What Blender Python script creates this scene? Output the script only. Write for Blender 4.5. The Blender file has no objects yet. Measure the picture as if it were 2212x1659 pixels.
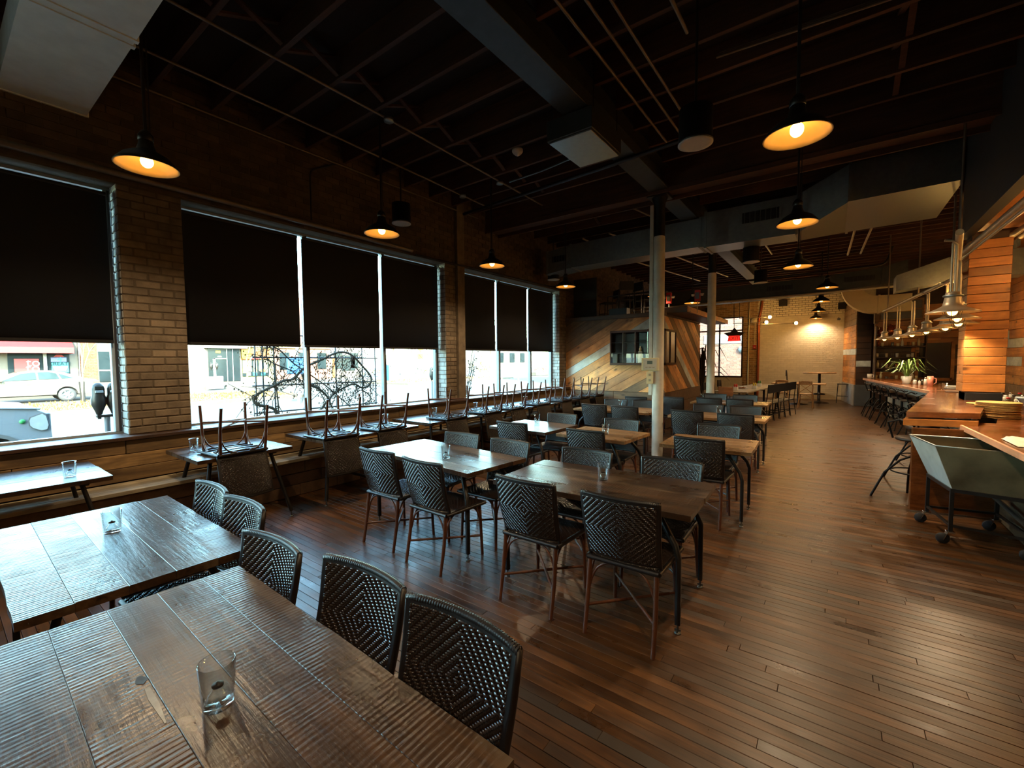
import bpy, math, random
import numpy as np
from mathutils import Vector, Matrix
R=random.Random(7)
C=bpy.context.scene.collection
PI=math.pi
# ------------------------------------------------------------------ camera
CAMH=1.65; FPX=940.0; CX,CY=1106.0,829.5
yaw,pit,rol=math.radians(36.5),math.radians(3.15),math.radians(-.42)
_fw=Vector((-math.sin(yaw)*math.cos(pit),math.cos(yaw)*math.cos(pit),-math.sin(pit)))
_r0=Vector((math.cos(yaw),math.sin(yaw),0)); _u0=_r0.cross(_fw)
_r=_r0*math.cos(rol)+_u0*math.sin(rol); _u=-_r0*math.sin(rol)+_u0*math.cos(rol)
cam=bpy.data.cameras.new('camera'); cam.sensor_width=36; cam.lens=FPX/2212*36; cam.clip_start=.02; cam.clip_end=400
co=bpy.data.objects.new('camera',cam); C.objects.link(co)
mw=Matrix((_r,_u,-_fw)).transposed().to_4x4(); mw.translation=Vector((0,0,CAMH)); co.matrix_world=mw
bpy.context.scene.camera=co
def ray(px,py): return _r*((px-CX)/FPX)-_u*((py-CY)/FPX)+_fw
O=Vector((0,0,CAMH))
def onz(px,py,z): d=ray(px,py); return O+d*((z-CAMH)/d.z)
def onx(px,py,x): d=ray(px,py); return O+d*(x/d.x)
def ony(px,py,y): d=ray(px,py); return O+d*(y/d.y)
# ------------------------------------------------------------------ world, sun, exposure
sc=bpy.context.scene
sc.view_settings.view_transform='Standard'; sc.view_settings.look='None'; sc.view_settings.exposure=0.5; sc.view_settings.gamma=1
sc.view_settings.use_curve_mapping=False
w=bpy.data.worlds.new('sky'); sc.world=w; w.use_nodes=True
nt=w.node_tree; nt.nodes.clear()
sky=nt.nodes.new('ShaderNodeTexSky'); sky.sky_type='NISHITA'; sky.sun_disc=False; sky.sun_elevation=math.radians(36); sky.sun_rotation=math.radians(120)
sky.air_density=1.0; sky.dust_density=1.5; sky.ozone_density=1.2
bg=nt.nodes.new('ShaderNodeBackground'); bg.inputs[1].default_value=5.0
out=nt.nodes.new('ShaderNodeOutputWorld'); tn=nt.nodes.new('ShaderNodeMix'); tn.data_type='RGBA'; tn.blend_type='MULTIPLY'; tn.inputs[0].default_value=1; tn.inputs[7].default_value=(.80,1.0,.84,1); nt.links.new(sky.outputs[0],tn.inputs[6]); nt.links.new(tn.outputs[2],bg.inputs[0]); nt.links.new(bg.outputs[0],out.inputs[0])
sun=bpy.data.lights.new('sun','SUN'); sun.energy=32; sun.color=(1,.9,.68); sun.angle=.01
so=bpy.data.objects.new('sun',sun); C.objects.link(so); so.location=(20,-10,30)
so.rotation_euler=Vector((-.72,.42,-.60)).to_track_quat('-Z','Y').to_euler()
sc.cycles.use_denoising=True
sc.cycles.max_bounces=20; sc.cycles.diffuse_bounces=5; sc.cycles.glossy_bounces=5; sc.cycles.transmission_bounces=18; sc.cycles.transparent_max_bounces=16
sc.cycles.sample_clamp_indirect=6; sc.cycles.caustics_reflective=False; sc.cycles.caustics_refractive=False
# ------------------------------------------------------------------ materials
def s2l(c): return tuple(((x/255)/12.92 if x/255<=.04045 else ((x/255+.055)/1.055)**2.4) for x in c)+(1,)
def newmat(name):
    m=bpy.data.materials.new(name); m.use_nodes=True; nt=m.node_tree
    return m,nt,nt.nodes['Principled BSDF']
def nd(nt,t,**k):
    n=nt.nodes.new(t)
    for a,v in k.items(): setattr(n,a,v)
    return n
def setin(n,**k):
    for a,v in k.items(): n.inputs[a.replace('_',' ')].default_value=v
def math_(nt,op,a,b=None,clamp=False):
    n=nd(nt,'ShaderNodeMath',operation=op,use_clamp=clamp)
    for i,x in enumerate((a,b)):
        if x is None: continue
        if isinstance(x,(int,float)): n.inputs[i].default_value=x
        else: nt.links.new(x,n.inputs[i])
    return n.outputs[0]
def mixc(nt,f,a,b):
    n=nd(nt,'ShaderNodeMix',data_type='RGBA')
    for i,x in ((0,f),(6,a),(7,b)):
        if isinstance(x,(int,float,tuple)): n.inputs[i].default_value=x
        else: nt.links.new(x,n.inputs[i])
    return n.outputs[2]
def scalec(nt,c,f):
    n=nd(nt,'ShaderNodeVectorMath',operation='SCALE')
    if isinstance(c,tuple): n.inputs[0].default_value=c[:3]
    else: nt.links.new(c,n.inputs[0])
    if isinstance(f,(int,float)): n.inputs[3].default_value=f
    else: nt.links.new(f,n.inputs[3])
    return n.outputs[0]
def mapr(nt,v,a,b,c,d):
    n=nd(nt,'ShaderNodeMapRange'); nt.links.new(v,n.inputs[0])
    for i,x in enumerate((a,b,c,d)): n.inputs[i+1].default_value=x
    return n.outputs[0]
def noise(nt,vec,scale,detail=4,rough=.55,dist=0):
    n=nd(nt,'ShaderNodeTexNoise'); nt.links.new(vec,n.inputs['Vector']); setin(n,Scale=scale,Detail=detail,Roughness=rough,Distortion=dist)
    return n.outputs[0]
def bump(nt,bs,h,strength,dist=.004):
    b=nd(nt,'ShaderNodeBump'); setin(b,Strength=strength,Distance=dist); nt.links.new(h,b.inputs['Height']); nt.links.new(b.outputs[0],bs.inputs['Normal'])
def tintf(nt,amt,rnd=.15):
    a=nd(nt,'ShaderNodeAttribute',attribute_type='GEOMETRY',attribute_name='tint')
    o=nd(nt,'ShaderNodeObjectInfo')
    f=math_(nt,'ADD',math_(nt,'MULTIPLY',a.outputs['Fac'],amt),1-amt*.6)
    g=math_(nt,'ADD',math_(nt,'MULTIPLY',o.outputs['Random'],rnd*2),1-rnd)
    return math_(nt,'MULTIPLY',f,g),a.outputs['Fac']
MATS={}
def M(name,col,rough=.5,metal=0,var=.12,nscale=6,bmp=0,bscale=60,spec=.5,tint=0,coat=0,bdist=.004,rvar=0):
    m,nt,bs=newmat(name); c=s2l(col)
    tc=nd(nt,'ShaderNodeTexCoord').outputs['Object']
    n=noise(nt,tc,nscale,5,.6)
    colr=scalec(nt,c,mapr(nt,n,.3,.7,1-var,1+var))
    if tint:
        f,_=tintf(nt,tint); colr=scalec(nt,colr,f)
    nt.links.new(colr,bs.inputs['Base Color'])
    setin(bs,Roughness=rough,Metallic=metal); bs.inputs['Specular IOR Level'].default_value=spec; bs.inputs['Coat Weight'].default_value=coat
    if rvar: nt.links.new(mapr(nt,n,.3,.7,max(.03,rough-rvar),rough+rvar),bs.inputs['Roughness'])
    if bmp: bump(nt,bs,noise(nt,tc,bscale,5,.6),bmp,bdist)
    MATS[name]=m; return m
def W(name,c1,c2,axis=0,s=14,rough=.45,bmp=.3,tint=.6,rnd=.12,saw=0,sawscale=17,wear=None,wearlo=.58,wearscale=5,coat=0,spec=.5,blotch=.35,rvar=.1,stretch=.07,knots=0):
    m,nt,bs=newmat(name); c1,c2=s2l(c1),s2l(c2)
    tc=nd(nt,'ShaderNodeTexCoord').outputs['Object']
    f,t=tintf(nt,tint,rnd)
    mp=nd(nt,'ShaderNodeMapping'); sv=[s,s,s]; sv[axis]=s*stretch; mp.inputs['Scale'].default_value=sv
    cb=nd(nt,'ShaderNodeCombineXYZ'); 
    for i in range(3): nt.links.new(math_(nt,'MULTIPLY',t,37.0+11*i),cb.inputs[i])
    ad=nd(nt,'ShaderNodeVectorMath',operation='ADD'); nt.links.new(tc,ad.inputs[0]); nt.links.new(cb.outputs[0],ad.inputs[1])
    nt.links.new(ad.outputs[0],mp.inputs['Vector'])
    g=noise(nt,mp.outputs[0],1.0,7,.65,.7)
    fine=noise(nt,mp.outputs[0],5.0,4,.6,.2)
    gg=math_(nt,'ADD',math_(nt,'MULTIPLY',g,.7),math_(nt,'MULTIPLY',fine,.3))
    col=mixc(nt,mapr(nt,gg,.34,.66,0,1),c1,c2)
    bl=noise(nt,ad.outputs[0],2.2,5,.65,.3)
    col=scalec(nt,col,math_(nt,'MULTIPLY',f,mapr(nt,bl,.3,.7,1-blotch,1+blotch)))
    if knots:
        mpk=nd(nt,'ShaderNodeMapping'); kv=[4.5]*3; kv[axis]=2.2; mpk.inputs['Scale'].default_value=kv; nt.links.new(ad.outputs[0],mpk.inputs['Vector'])
        v=nd(nt,'ShaderNodeTexVoronoi'); nt.links.new(mpk.outputs[0],v.inputs['Vector']); setin(v,Scale=1.0)
        col=scalec(nt,col,mapr(nt,v.outputs[0],.05,.16,1-knots,1))
    ro=mapr(nt,bl,.3,.7,max(.05,rough-rvar),rough+rvar)
    if wear:
        mpw=nd(nt,'ShaderNodeMapping'); wv3=[1.0]*3; wv3[axis]=.35; mpw.inputs['Scale'].default_value=wv3; nt.links.new(ad.outputs[0],mpw.inputs['Vector']); wn=noise(nt,mpw.outputs[0],wearscale,3.5,.55,.5)
        wf=mapr(nt,wn,wearlo,wearlo+.16,0,1)
        col=mixc(nt,wf,col,s2l(wear)); ro=math_(nt,'ADD',ro,math_(nt,'MULTIPLY',wf,.08))
    nt.links.new(col,bs.inputs['Base Color']); nt.links.new(ro,bs.inputs['Roughness'])
    bs.inputs['Coat Weight'].default_value=coat; bs.inputs['Coat Roughness'].default_value=.12; bs.inputs['Specular IOR Level'].default_value=spec
    h=gg
    if saw:
        wv=nd(nt,'ShaderNodeTexWave',wave_type='BANDS',bands_direction='XYZ'[axis] if axis<3 else 'X'); nt.links.new(ad.outputs[0],wv.inputs['Vector']); setin(wv,Scale=sawscale,Distortion=2.2,Detail=2.0,Detail_Scale=.7)
        msk=math_(nt,'MULTIPLY',mapr(nt,bl,.34,.62,0,1),mapr(nt,t,.15,.6,.2,1))
        mps=nd(nt,'ShaderNodeMapping'); v3=[4.0]*3; v3[axis]=62; mps.inputs['Scale'].default_value=v3; nt.links.new(ad.outputs[0],mps.inputs['Vector']); rg=noise(nt,mps.outputs[0],1.0,3,.6,.3)
        h=math_(nt,'ADD',math_(nt,'MULTIPLY',h,.8),math_(nt,'MULTIPLY',math_(nt,'MULTIPLY',math_(nt,'ADD',math_(nt,'MULTIPLY',wv.outputs[0],.35),rg),msk),saw))
    if bmp: bump(nt,bs,h,bmp,.006)
    MATS[name]=m; return m
def emit(name,col,strength):
    m,nt,bs=newmat(name); bs.inputs['Base Color'].default_value=s2l(col); bs.inputs['Emission Color'].default_value=s2l(col); bs.inputs['Emission Strength'].default_value=strength
    MATS[name]=m; return m
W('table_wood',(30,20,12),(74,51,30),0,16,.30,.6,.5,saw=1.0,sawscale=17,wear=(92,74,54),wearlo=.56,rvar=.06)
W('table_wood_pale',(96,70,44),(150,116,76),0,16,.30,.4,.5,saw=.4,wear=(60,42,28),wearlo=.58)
W('floor_wood',(50,31,15),(94,60,29),0,16,.34,.35,.6,.1,wear=(52,42,32),wearlo=.50,wearscale=1.6,rvar=.10,blotch=.42,spec=.45)
W('reclaimed_wood',(78,56,34),(142,112,70),1,12,.7,.5,.7,.1,wear=(60,42,26),wearlo=.6,wearscale=4,knots=.5)
W('bench_wood',(120,110,92),(165,155,132),1,14,.5,.4,.4,wear=(90,80,66),wearlo=.6)
W('dark_wood',(44,27,17),(70,44,26),0,12,.55,.3,.5)
W('joist_wood',(58,34,22),(92,58,38),0,10,.75,.25,.5)
W('deck_wood',(24,14,10),(38,22,15),0,8,.85,.2,.6)
W('honey_wood',(172,110,56),(226,168,104),0,10,.55,.2,.55,.08,knots=.75)
W('honey_wood_upright',(150,92,42),(204,142,78),1,10,.55,.2,.55,.08,knots=.75)
W('grey_wood',(92,72,50),(140,112,78),0,10,.65,.3,.5,knots=.6)
W('white_wood',(176,184,180),(206,210,204),0,10,.6,.2,.2,knots=.25)
W('orange_wood',(140,84,34),(190,124,58),0,9,.5,.2,.6,.08,knots=.8)
W('bar_wood',(84,46,22),(128,76,38),0,12,.22,.15,.4,coat=.5)
W('bar_edge',(190,130,100),(220,165,130),1,10,.45,.1,.3)
W('bamboo',(62,34,20),(96,56,32),2,20,.4,.1,.3,.1,stretch=.1)
W('tan_wood',(150,112,70),(190,150,104),2,18,.5,.1,.3)
W('fence_brown',(70,50,34),(100,74,50),0,10,.6,.2,.5)
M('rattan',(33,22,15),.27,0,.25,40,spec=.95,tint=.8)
M('rattan_dark',(20,14,11),.42,0,.2,30)
M('webbing',(14,10,9),.6)
M('black_steel',(26,25,25),.45,.6,.2,12)
M('dark_steel',(46,44,42),.42,.7,.25,10)
M('raw_steel',(96,98,94),.42,.85,.3,7,rvar=.12)
M('zinc',(150,156,154),.38,.9,.12,14,rvar=.08)
M('duct_dark',(70,72,70),.5,.7,.15,8)
M('chrome',(200,204,204),.2,1,.05)
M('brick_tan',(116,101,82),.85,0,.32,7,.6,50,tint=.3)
M('brick_lit',(168,166,158),.85,0,.2,9,.5,70,tint=.4)  # pier reveals: daylight on these sides is put into the brick colour
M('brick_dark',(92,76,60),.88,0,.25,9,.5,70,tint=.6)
M('brick_gold',(176,140,92),.85,0,.25,9,.4,60,tint=.6)
M('brick_white',(214,204,180),.7,0,.05,5,.25,60,tint=.12)
M('brick_out',(96,56,32),.85,0,.25,9,.3,60,tint=.6)
M('cyan_out',(24,92,104))
M('yellow_out',(118,100,12))
M('orange_out',(124,66,16))
M('lilac_out',(72,76,110))
M('blue_out',(26,66,116))
M('cream_out',(108,98,62),.7)
M('white_out',(108,108,108),.5)
M('red_out',(116,12,12),.5)
M('brick_red',(92,58,46),.85,0,.2,3,.2,30,tint=.5)
M('mortar',(92,80,64),.95,0,.2,10,.3,80)
M('mortar_white',(204,193,168),.9,0,.12,10,.3,80)
M('mortar_out',(112,104,96),.9)
M('shade_cloth',(20,17,16),.8,0,.08,40,.1,300)
M('frame_dark',(44,34,30),.45,.2)
M('frame_pale',(150,160,166),.5)
M('white_paint',(214,212,202),.45,0,.08,5)
M('column_paint',(196,192,180),.4,0,.14,5,.08,20)
M('grille',(190,190,186),.6,0,.05,30)
M('black_plastic',(16,16,17),.5)
M('shade_black',(34,31,29),.42,.2)
M('enamel',(224,196,140),.45,0,.06,14)
M('galv_shade',(168,152,132),.4,.5,.12,14)
M('pipe',(120,108,94),.45,.5,.15,10)
M('pipe_pale',(176,166,144),.45,.3,.1,10)
M('pipe_dark',(38,33,31),.5,.3)
M('bulkhead',(40,39,37),.7)
M('concrete',(150,146,140),.8,0,.18,4,.2,40)
M('sidewalk',(58,56,51),.85,0,.08,2,.1,30)
M('asphalt',(40,38,33),.9,0,.1,3,.2,60)
M('kerb',(62,57,49),.85)
M('grass_dry',(80,58,12),.95,0,.35,8)
M('car_white',(112,122,134),.22,0,.02,coat=.6)
M('car_beige',(84,80,70),.22,.1,.02,coat=.6)
M('rubber',(34,34,36),.75)
M('trim_grey',(84,88,92),.6)
M('car_glass',(24,36,36),.12,0,.1,spec=.25)
M('shop_glass',(24,32,35),.15,0,.35,.6,spec=.2)
M('red',(190,38,34),.5)
M('red_sign',(206,44,34),.5)
M('orange_light',(214,90,40),.4)
M('green',(44,130,72),.5)
M('cyan',(70,190,205),.5)
M('lilac',(150,156,200),.5)
M('yellow',(220,196,40),.5)
M('yellow_sign',(232,222,30),.5)
M('blue',(60,120,190),.5)
M('orange',(226,140,50),.5)
M('white',(226,226,222),.5,0,.03)
M('cream',(222,210,170),.6,0,.05)
M('stucco',(72,66,60),.8,0,.08)
M('bark',(84,72,50),.85,0,.2,10)
M('vine',(74,68,58),.85,0,.2,10)
M('leaf_dry',(70,60,44),.8,0,.3,10)
M('leaf',(96,128,62),.5,0,.35,14)
M('bush',(86,76,34),.85,0,.35,6)
M('plate_straw',(196,152,84),.7,0,.2,16,.3,120)
M('ceramic',(222,222,216),.18)
M('pink',(216,140,120),.3)
M('cloth',(226,214,196),.85,0,.08,10,.2,80)
M('copper',(170,96,60),.3,.7)
M('lcd',(96,112,108),.3)
M('cardboard',(196,168,120),.8)
M('mirror_dark',(30,26,22),.15,0,.4,3)
emit('bulb',(255,190,96),14)
emit('bulb_small',(255,190,104),170)
emit('filament',(255,186,96),9)
emit('exit_glow',(225,40,30),1.0)
def glassmat(name,col=(1,1,1,1),rough=0,ior=1.45):
    m,nt,bs=newmat(name); bs.inputs['Base Color'].default_value=col
    setin(bs,Roughness=rough,IOR=ior); bs.inputs['Transmission Weight'].default_value=1; MATS[name]=m
M('duct_pale',(226,234,232),.5,0,.08,6)
M('cart_steel',(92,84,62),.45,.5,.35,4,rvar=.12)
def thinglass(name,tint,k,r0):
    m,nt,bs=newmat(name); nt.nodes.remove(bs)
    tr=nd(nt,'ShaderNodeBsdfTransparent'); tr.inputs[0].default_value=tint; gl=nd(nt,'ShaderNodeBsdfGlossy'); gl.inputs['Roughness'].default_value=.02
    lw=nd(nt,'ShaderNodeLayerWeight'); lw.inputs[0].default_value=.5; mx=nd(nt,'ShaderNodeMixShader')
    f=math_(nt,'ADD',math_(nt,'MULTIPLY',math_(nt,'POWER',lw.outputs['Facing'],k),1-r0),r0,True)
    nt.links.new(f,mx.inputs[0]); nt.links.new(tr.outputs[0],mx.inputs[1]); nt.links.new(gl.outputs[0],mx.inputs[2]); nt.links.new(mx.outputs[0],nt.nodes['Material Output'].inputs[0]); MATS[name]=m
M('steel_sheen',(196,202,200),.45,.25,.15,5)  # cart end panel: its bright reflection painted in as paler steel
thinglass('tumbler_glass',(.95,.97,.97,1),2.3,.06)
thinglass('pane',(.95,.98,.99,1),5.0,.03)
# ------------------------------------------------------------------ mesh builder
class MB:
    def __init__(s): s.v=[];s.f=[];s.t=[];s.tint=.5;s.sm=[]
    def add(s,vs,fs,smooth=False):
        b=len(s.v); s.v+= [tuple(v) for v in vs]; s.f+=[[i+b for i in f] for f in fs]; s.t+=[s.tint]*len(fs); s.sm+=[smooth]*len(fs); return s
    def box(s,x0,x1,y0,y1,z0,z1,mat=None):
        vs=[Vector(p) for p in ((x0,y0,z0),(x1,y0,z0),(x1,y1,z0),(x0,y1,z0),(x0,y0,z1),(x1,y0,z1),(x1,y1,z1),(x0,y1,z1))]
        if mat: vs=[mat@p for p in vs]
        return s.add(vs,[(0,3,2,1),(4,5,6,7),(0,1,5,4),(1,2,6,5),(2,3,7,6),(3,0,4,7)])
    def cbox(s,x0,x1,y0,y1,z0,z1,c=.004,mat=None):
        c=min(c,(x1-x0)*.3,(y1-y0)*.3,(z1-z0)*.3)
        vs=[];idx={}
        for a in (0,1):
            for b in (0,1):
                for d in (0,1):
                    p=[(x0,x1)[a],(y0,y1)[b],(z0,z1)[d]]; q=[(x0+c,x1-c)[a],(y0+c,y1-c)[b],(z0+c,z1-c)[d]]
                    for k in range(3):
                        r=list(q); r[k]=p[k]; idx[(a,b,d,k)]=len(vs); vs.append(Vector(r))
        if mat: vs=[mat@p for p in vs]
        fs=[]
        def I(k,e,o1,o2):
            t=[0,0,0]; t[k]=e; t[(k+1)%3]=o1; t[(k+2)%3]=o2; return (t[0],t[1],t[2])
        for k in range(3):
            for e in (0,1):
                q=[idx[I(k,e,*o)+(k,)] for o in ((0,0),(1,0),(1,1),(0,1))]
                fs.append(q if e else q[::-1])
        for k in range(3):
            j,l=(k+1)%3,(k+2)%3
            for o1 in (0,1):
                for o2 in (0,1):
                    def P(ek,ax): return idx[I(k,ek,o1,o2)+(ax,)]
                    q=[P(0,j),P(1,j),P(1,l),P(0,l)]
                    fs.append(q if (o1!=o2) else q[::-1])
        for a in (0,1):
            for b in (0,1):
                for d in (0,1):
                    q=[idx[(a,b,d,k)] for k in range(3)]
                    fs.append(q if (a+b+d)%2==1 else q[::-1])
        return s.add(vs,fs)
    def bar(s,p,q,w,h,up=(0,0,1),c=0):
        p,q=Vector(p),Vector(q); d=q-p; L=d.length; d.normalize(); up=Vector(up)
        if abs(d.dot(up))>.98: up=Vector((1,0,0))
        sx=d.cross(up).normalized(); uz=sx.cross(d)
        m=Matrix((d,-sx,uz)).transposed().to_4x4(); m.translation=p
        return s.cbox(0,L,-w/2,w/2,-h/2,h/2,c,m) if c else s.box(0,L,-w/2,w/2,-h/2,h/2,m)
    def tube(s,pts,r,n=8,cap=True):
        pts=[Vector(p) for p in pts]; k=len(pts); rs=r if isinstance(r,(list,tuple)) else [r]*k
        vs=[];fs=[];nrm=None
        for i,p in enumerate(pts):
            d=(pts[min(i+1,k-1)]-pts[max(i-1,0)]).normalized()
            if nrm is None: nrm=d.orthogonal().normalized()
            else:
                nrm=nrm-d*nrm.dot(d)
                nrm=nrm.normalized() if nrm.length>1e-6 else d.orthogonal().normalized()
            bn=d.cross(nrm)
            for j in range(n):
                a=2*PI*j/n; vs.append(p+(nrm*math.cos(a)+bn*math.sin(a))*rs[i])
        for i in range(k-1):
            for j in range(n): fs.append((i*n+j,i*n+(j+1)%n,(i+1)*n+(j+1)%n,(i+1)*n+j))
        s.add(vs,fs,True)
        if cap: s.add([vs[j] for j in range(n)],[tuple(range(n))[::-1]]); s.add([vs[(k-1)*n+j] for j in range(n)],[tuple(range(n))])
        return s
    def lathe(s,prof,n=24,c=(0,0,0),smooth=True,mat=None):
        vs=[];fs=[];k=len(prof); c=Vector(c)
        for r_,z in prof:
            for j in range(n):
                a=2*PI*j/n; p=Vector((r_*math.cos(a),r_*math.sin(a),z)); vs.append((mat@p if mat else p)+c)
        for i in range(k-1):
            for j in range(n): fs.append((i*n+j,i*n+(j+1)%n,(i+1)*n+(j+1)%n,(i+1)*n+j))
        s.add(vs,fs,smooth)
        return s
    def sphere(s,c,r,n=12,m=8,sz=1):
        return s.lathe([(max(1e-4,r*math.sin(PI*i/m)),-r*sz*math.cos(PI*i/m)) for i in range(m+1)],n,c)
    def prism(s,poly,o,u,v,h):
        o,u,v=Vector(o),Vector(u),Vector(v); nrm=u.cross(v).normalized()*h; k=len(poly)
        a=[o+u*x+v*y for x,y in poly]; b=[p+nrm for p in a]
        fs=[tuple(range(k))[::-1],tuple(range(k,2*k))]+[(i,(i+1)%k,k+(i+1)%k,k+i) for i in range(k)]
        return s.add(a+b,fs)
    def quad(s,*p): return s.add(p,[tuple(range(len(p)))])
    def mesh(s,name,mat):
        me=bpy.data.meshes.new(name); me.from_pydata(s.v,[],s.f)
        me.polygons.foreach_set('use_smooth',s.sm)
        at=me.attributes.new('tint','FLOAT','FACE'); at.data.foreach_set('value',s.t)
        if mat: me.materials.append(MATS[mat] if isinstance(mat,str) else mat)
        me.update(); return me
    def build(s,name,mat,parent=None,**k):
        o=bpy.data.objects.new(name,s.mesh(name,mat)); C.objects.link(o)
        if parent: o.parent=parent
        for a,v in k.items(): o[a]=v
        return o
def tag(o,label=None,cat=None,group=None,kind=None):
    if label: o['label']=label
    if cat: o['category']=cat
    if group: o['group']=group
    if kind: o['kind']=kind
    return o
def thing(name,label,cat,loc=(0,0,0),rz=0,group=None):
    o=bpy.data.objects.new(name,None); C.objects.link(o); o.location=loc; o.rotation_euler=(0,0,rz); o.empty_display_size=.1
    return tag(o,label,cat,group)
def struct(name,mb=None,mat=None):
    if mb: o=mb.build(name,mat)
    else: o=bpy.data.objects.new(name,None); C.objects.link(o)
    o['kind']='structure'; return o
KIDS={}
def kids(o):
    return [c for c in bpy.data.objects if c.parent==o]
def proto_tree(o): return (o,[proto_tree(c) for c in o.children])
def dup(tree,loc=None,rot=None,label=None,group=None,parent=None):
    o,ch=tree; c=o.copy(); C.objects.link(c)
    if parent: c.parent=parent
    if loc is not None: c.location=loc
    if rot is not None: c.rotation_euler=rot
    if label: c['label']=label
    if group: c['group']=group
    for t in ch: dup(t,parent=c)
    return c
def inst(me,name,parent,loc=(0,0,0),rot=(0,0,0),scale=(1,1,1)):
    o=bpy.data.objects.new(name,me); C.objects.link(o); o.parent=parent; o.location=loc; o.rotation_euler=rot; o.scale=scale; return o
def text(body,size,name,mat,parent,loc,rot,ext=.002,align='CENTER'):
    cu=bpy.data.curves.new(name,'FONT'); cu.body=body; cu.size=size; cu.extrude=ext; cu.align_x=align; cu.align_y='CENTER'; cu.materials.append(MATS[mat])
    o=bpy.data.objects.new(name,cu); C.objects.link(o); o.parent=parent; o.location=loc; o.rotation_euler=rot
    bpy.context.view_layer.update(); me=bpy.data.meshes.new_from_object(o.evaluated_get(bpy.context.evaluated_depsgraph_get())); n=bpy.data.objects.new(name,me); bpy.data.objects.remove(o); C.objects.link(n); n.parent=parent; n.location=loc; n.rotation_euler=rot
    return n
ORD=['first','second','third','fourth','fifth','sixth','seventh','eighth','ninth','tenth','eleventh','twelfth','thirteenth','fourteenth','fifteenth','sixteenth','seventeenth','eighteenth','nineteenth','twentieth']
# ------------------------------------------------------------------ floor
XW=-5.75; YB=21.0; XR=3.3; YF=-2.6; ZC=4.76
fl=struct('floor',MB().box(XW-.3,XR+.2,YF-.2,YB+.2,-.12,-.019),'mortar')
boards=[]
y=YF; row=0
while y<YB:
    x=XW-R.uniform(0,1.8)
    while x<XR:
        L=R.uniform(1.1,2.6); x2=min(x+L,XR)
        if x2-max(x,XW)>.05: boards.append((max(x,XW),x2,y,y+.06))
        x+=L
    y+=.06; row+=1
def seen(b):
    best=0
    for fx in (.0,.25,.5,.75,1.0):
        p=Vector((b[0]+(b[1]-b[0])*fx,b[2],0))-O; d=p.dot(_fw)
        if d<.3: continue
        px=CX+FPX*p.dot(_r)/d; py=CY-FPX*p.dot(_u)/d
        if -50<px<2262 and py<1700: best+=1/d
    return best
boards.sort(key=lambda b:-seen(b))
rest=MB()
for i,b in enumerate(boards):
    mb=MB() if i<290 else rest
    mb.tint=R.random(); h=R.uniform(-.0012,0)
    mb.cbox(b[0]+.001,b[1]-.001,b[2]+.0014,b[3]-.0014,-.018,h,.0016) if i<290 else mb.box(b[0]+.001,b[1]-.001,b[2]+.0014,b[3]-.0014,-.018,h)
    if i<290: mb.build('floor_plank','floor_wood',fl)
rest.build('far_floor_planks','floor_wood',fl,kind='stuff')
# ------------------------------------------------------------------ brick walls
BM=MB().cbox(-.5,.5,-.5,.5,-.5,.5,.06)
brick_mesh={}
def bricks(region,axis_u,origin,nrm,cand,prob=None,bl=.205,bh=.068,mo=.011,jit=.003):
    """lay courses on a rectangle: origin, unit u, length, z0..z1; appends (pos,size) to cand"""
    L,z0,z1=region; u=Vector(axis_u); n=Vector(nrm); o=Vector(origin)
    z=z0; c=0
    while z<z1-.02:
        h=min(bh,z1-z); x=-(bl+mo)/2*(c%2)
        while x<L-.01:
            a,b=max(0,x),min(L,x+bl)
            if b-a>.03:
                cand.append((o+u*((a+b)/2)+Vector((0,0,z+h/2))+n*R.uniform(-jit,jit),(b-a,h),u,n))
            x+=bl+mo
        z+=bh+mo; c+=1
def lay(parent,cand,mat,limit,depth=.05):
    cand.sort(key=lambda b:(b[0]-O).length)
    me=BM.mesh('brick',mat); big=MB()
    for i,(p,(l,h),u,n) in enumerate(cand):
        if i<limit:
            mb=MB(); mb.tint=R.random()
            m=Matrix((u,n,Vector((0,0,1)))).transposed().to_4x4(); m.translation=p
            mb.cbox(-l/2,l/2,-depth,.008,-h/2,h/2,.006,m); mb.build('brick',mat,parent)
        else:
            big.tint=R.random(); m=Matrix((u,n,Vector((0,0,1)))).transposed().to_4x4(); m.translation=p
            big.box(-l/2,l/2,-depth*.4,.008,-h/2,h/2,m)
    if big.v: big.build('brick_courses',mat,parent,kind='stuff')
WIN=[(-2.3,1.22),(1.75,5.74),(6.19,9.85)]; ZH=3.42; ZS=.88
wb=MB().box(-6.05,XW,YF-.2,YB+.3,-.1,ZS).box(-6.05,XW,YF-.2,YB+.3,ZH,ZC+.1)
ed=[YF-.2]+[e for w_ in WIN for e in w_]+[YB+.3]
for a,b in zip(ed[0::2],ed[1::2]): wb.box(-6.05,XW,a,b,ZS,ZH)
wl=struct('wall_left',wb,'mortar')
cand=[]
for a,b in ((1.22,1.75),(5.74,6.19),(9.85,10.2)):
    bricks((b-a,ZS+.04,ZH),(0,1,0),(XW,a,0),(1,0,0),cand)
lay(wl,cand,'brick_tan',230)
cand=[]
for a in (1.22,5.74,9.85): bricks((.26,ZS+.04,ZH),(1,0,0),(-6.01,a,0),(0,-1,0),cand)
lay(wl,cand,'brick_lit',60)
cand=[]
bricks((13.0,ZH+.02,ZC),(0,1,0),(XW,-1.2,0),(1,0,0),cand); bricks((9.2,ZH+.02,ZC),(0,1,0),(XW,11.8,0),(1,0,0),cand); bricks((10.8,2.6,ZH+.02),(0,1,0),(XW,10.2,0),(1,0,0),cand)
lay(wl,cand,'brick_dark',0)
# pilaster on the second pier
pl=MB().box(XW,XW+.07,6.0,6.19,ZS+.04,ZC); tag(pl.build('trim_2','brick_tan'),kind='structure')
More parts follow.
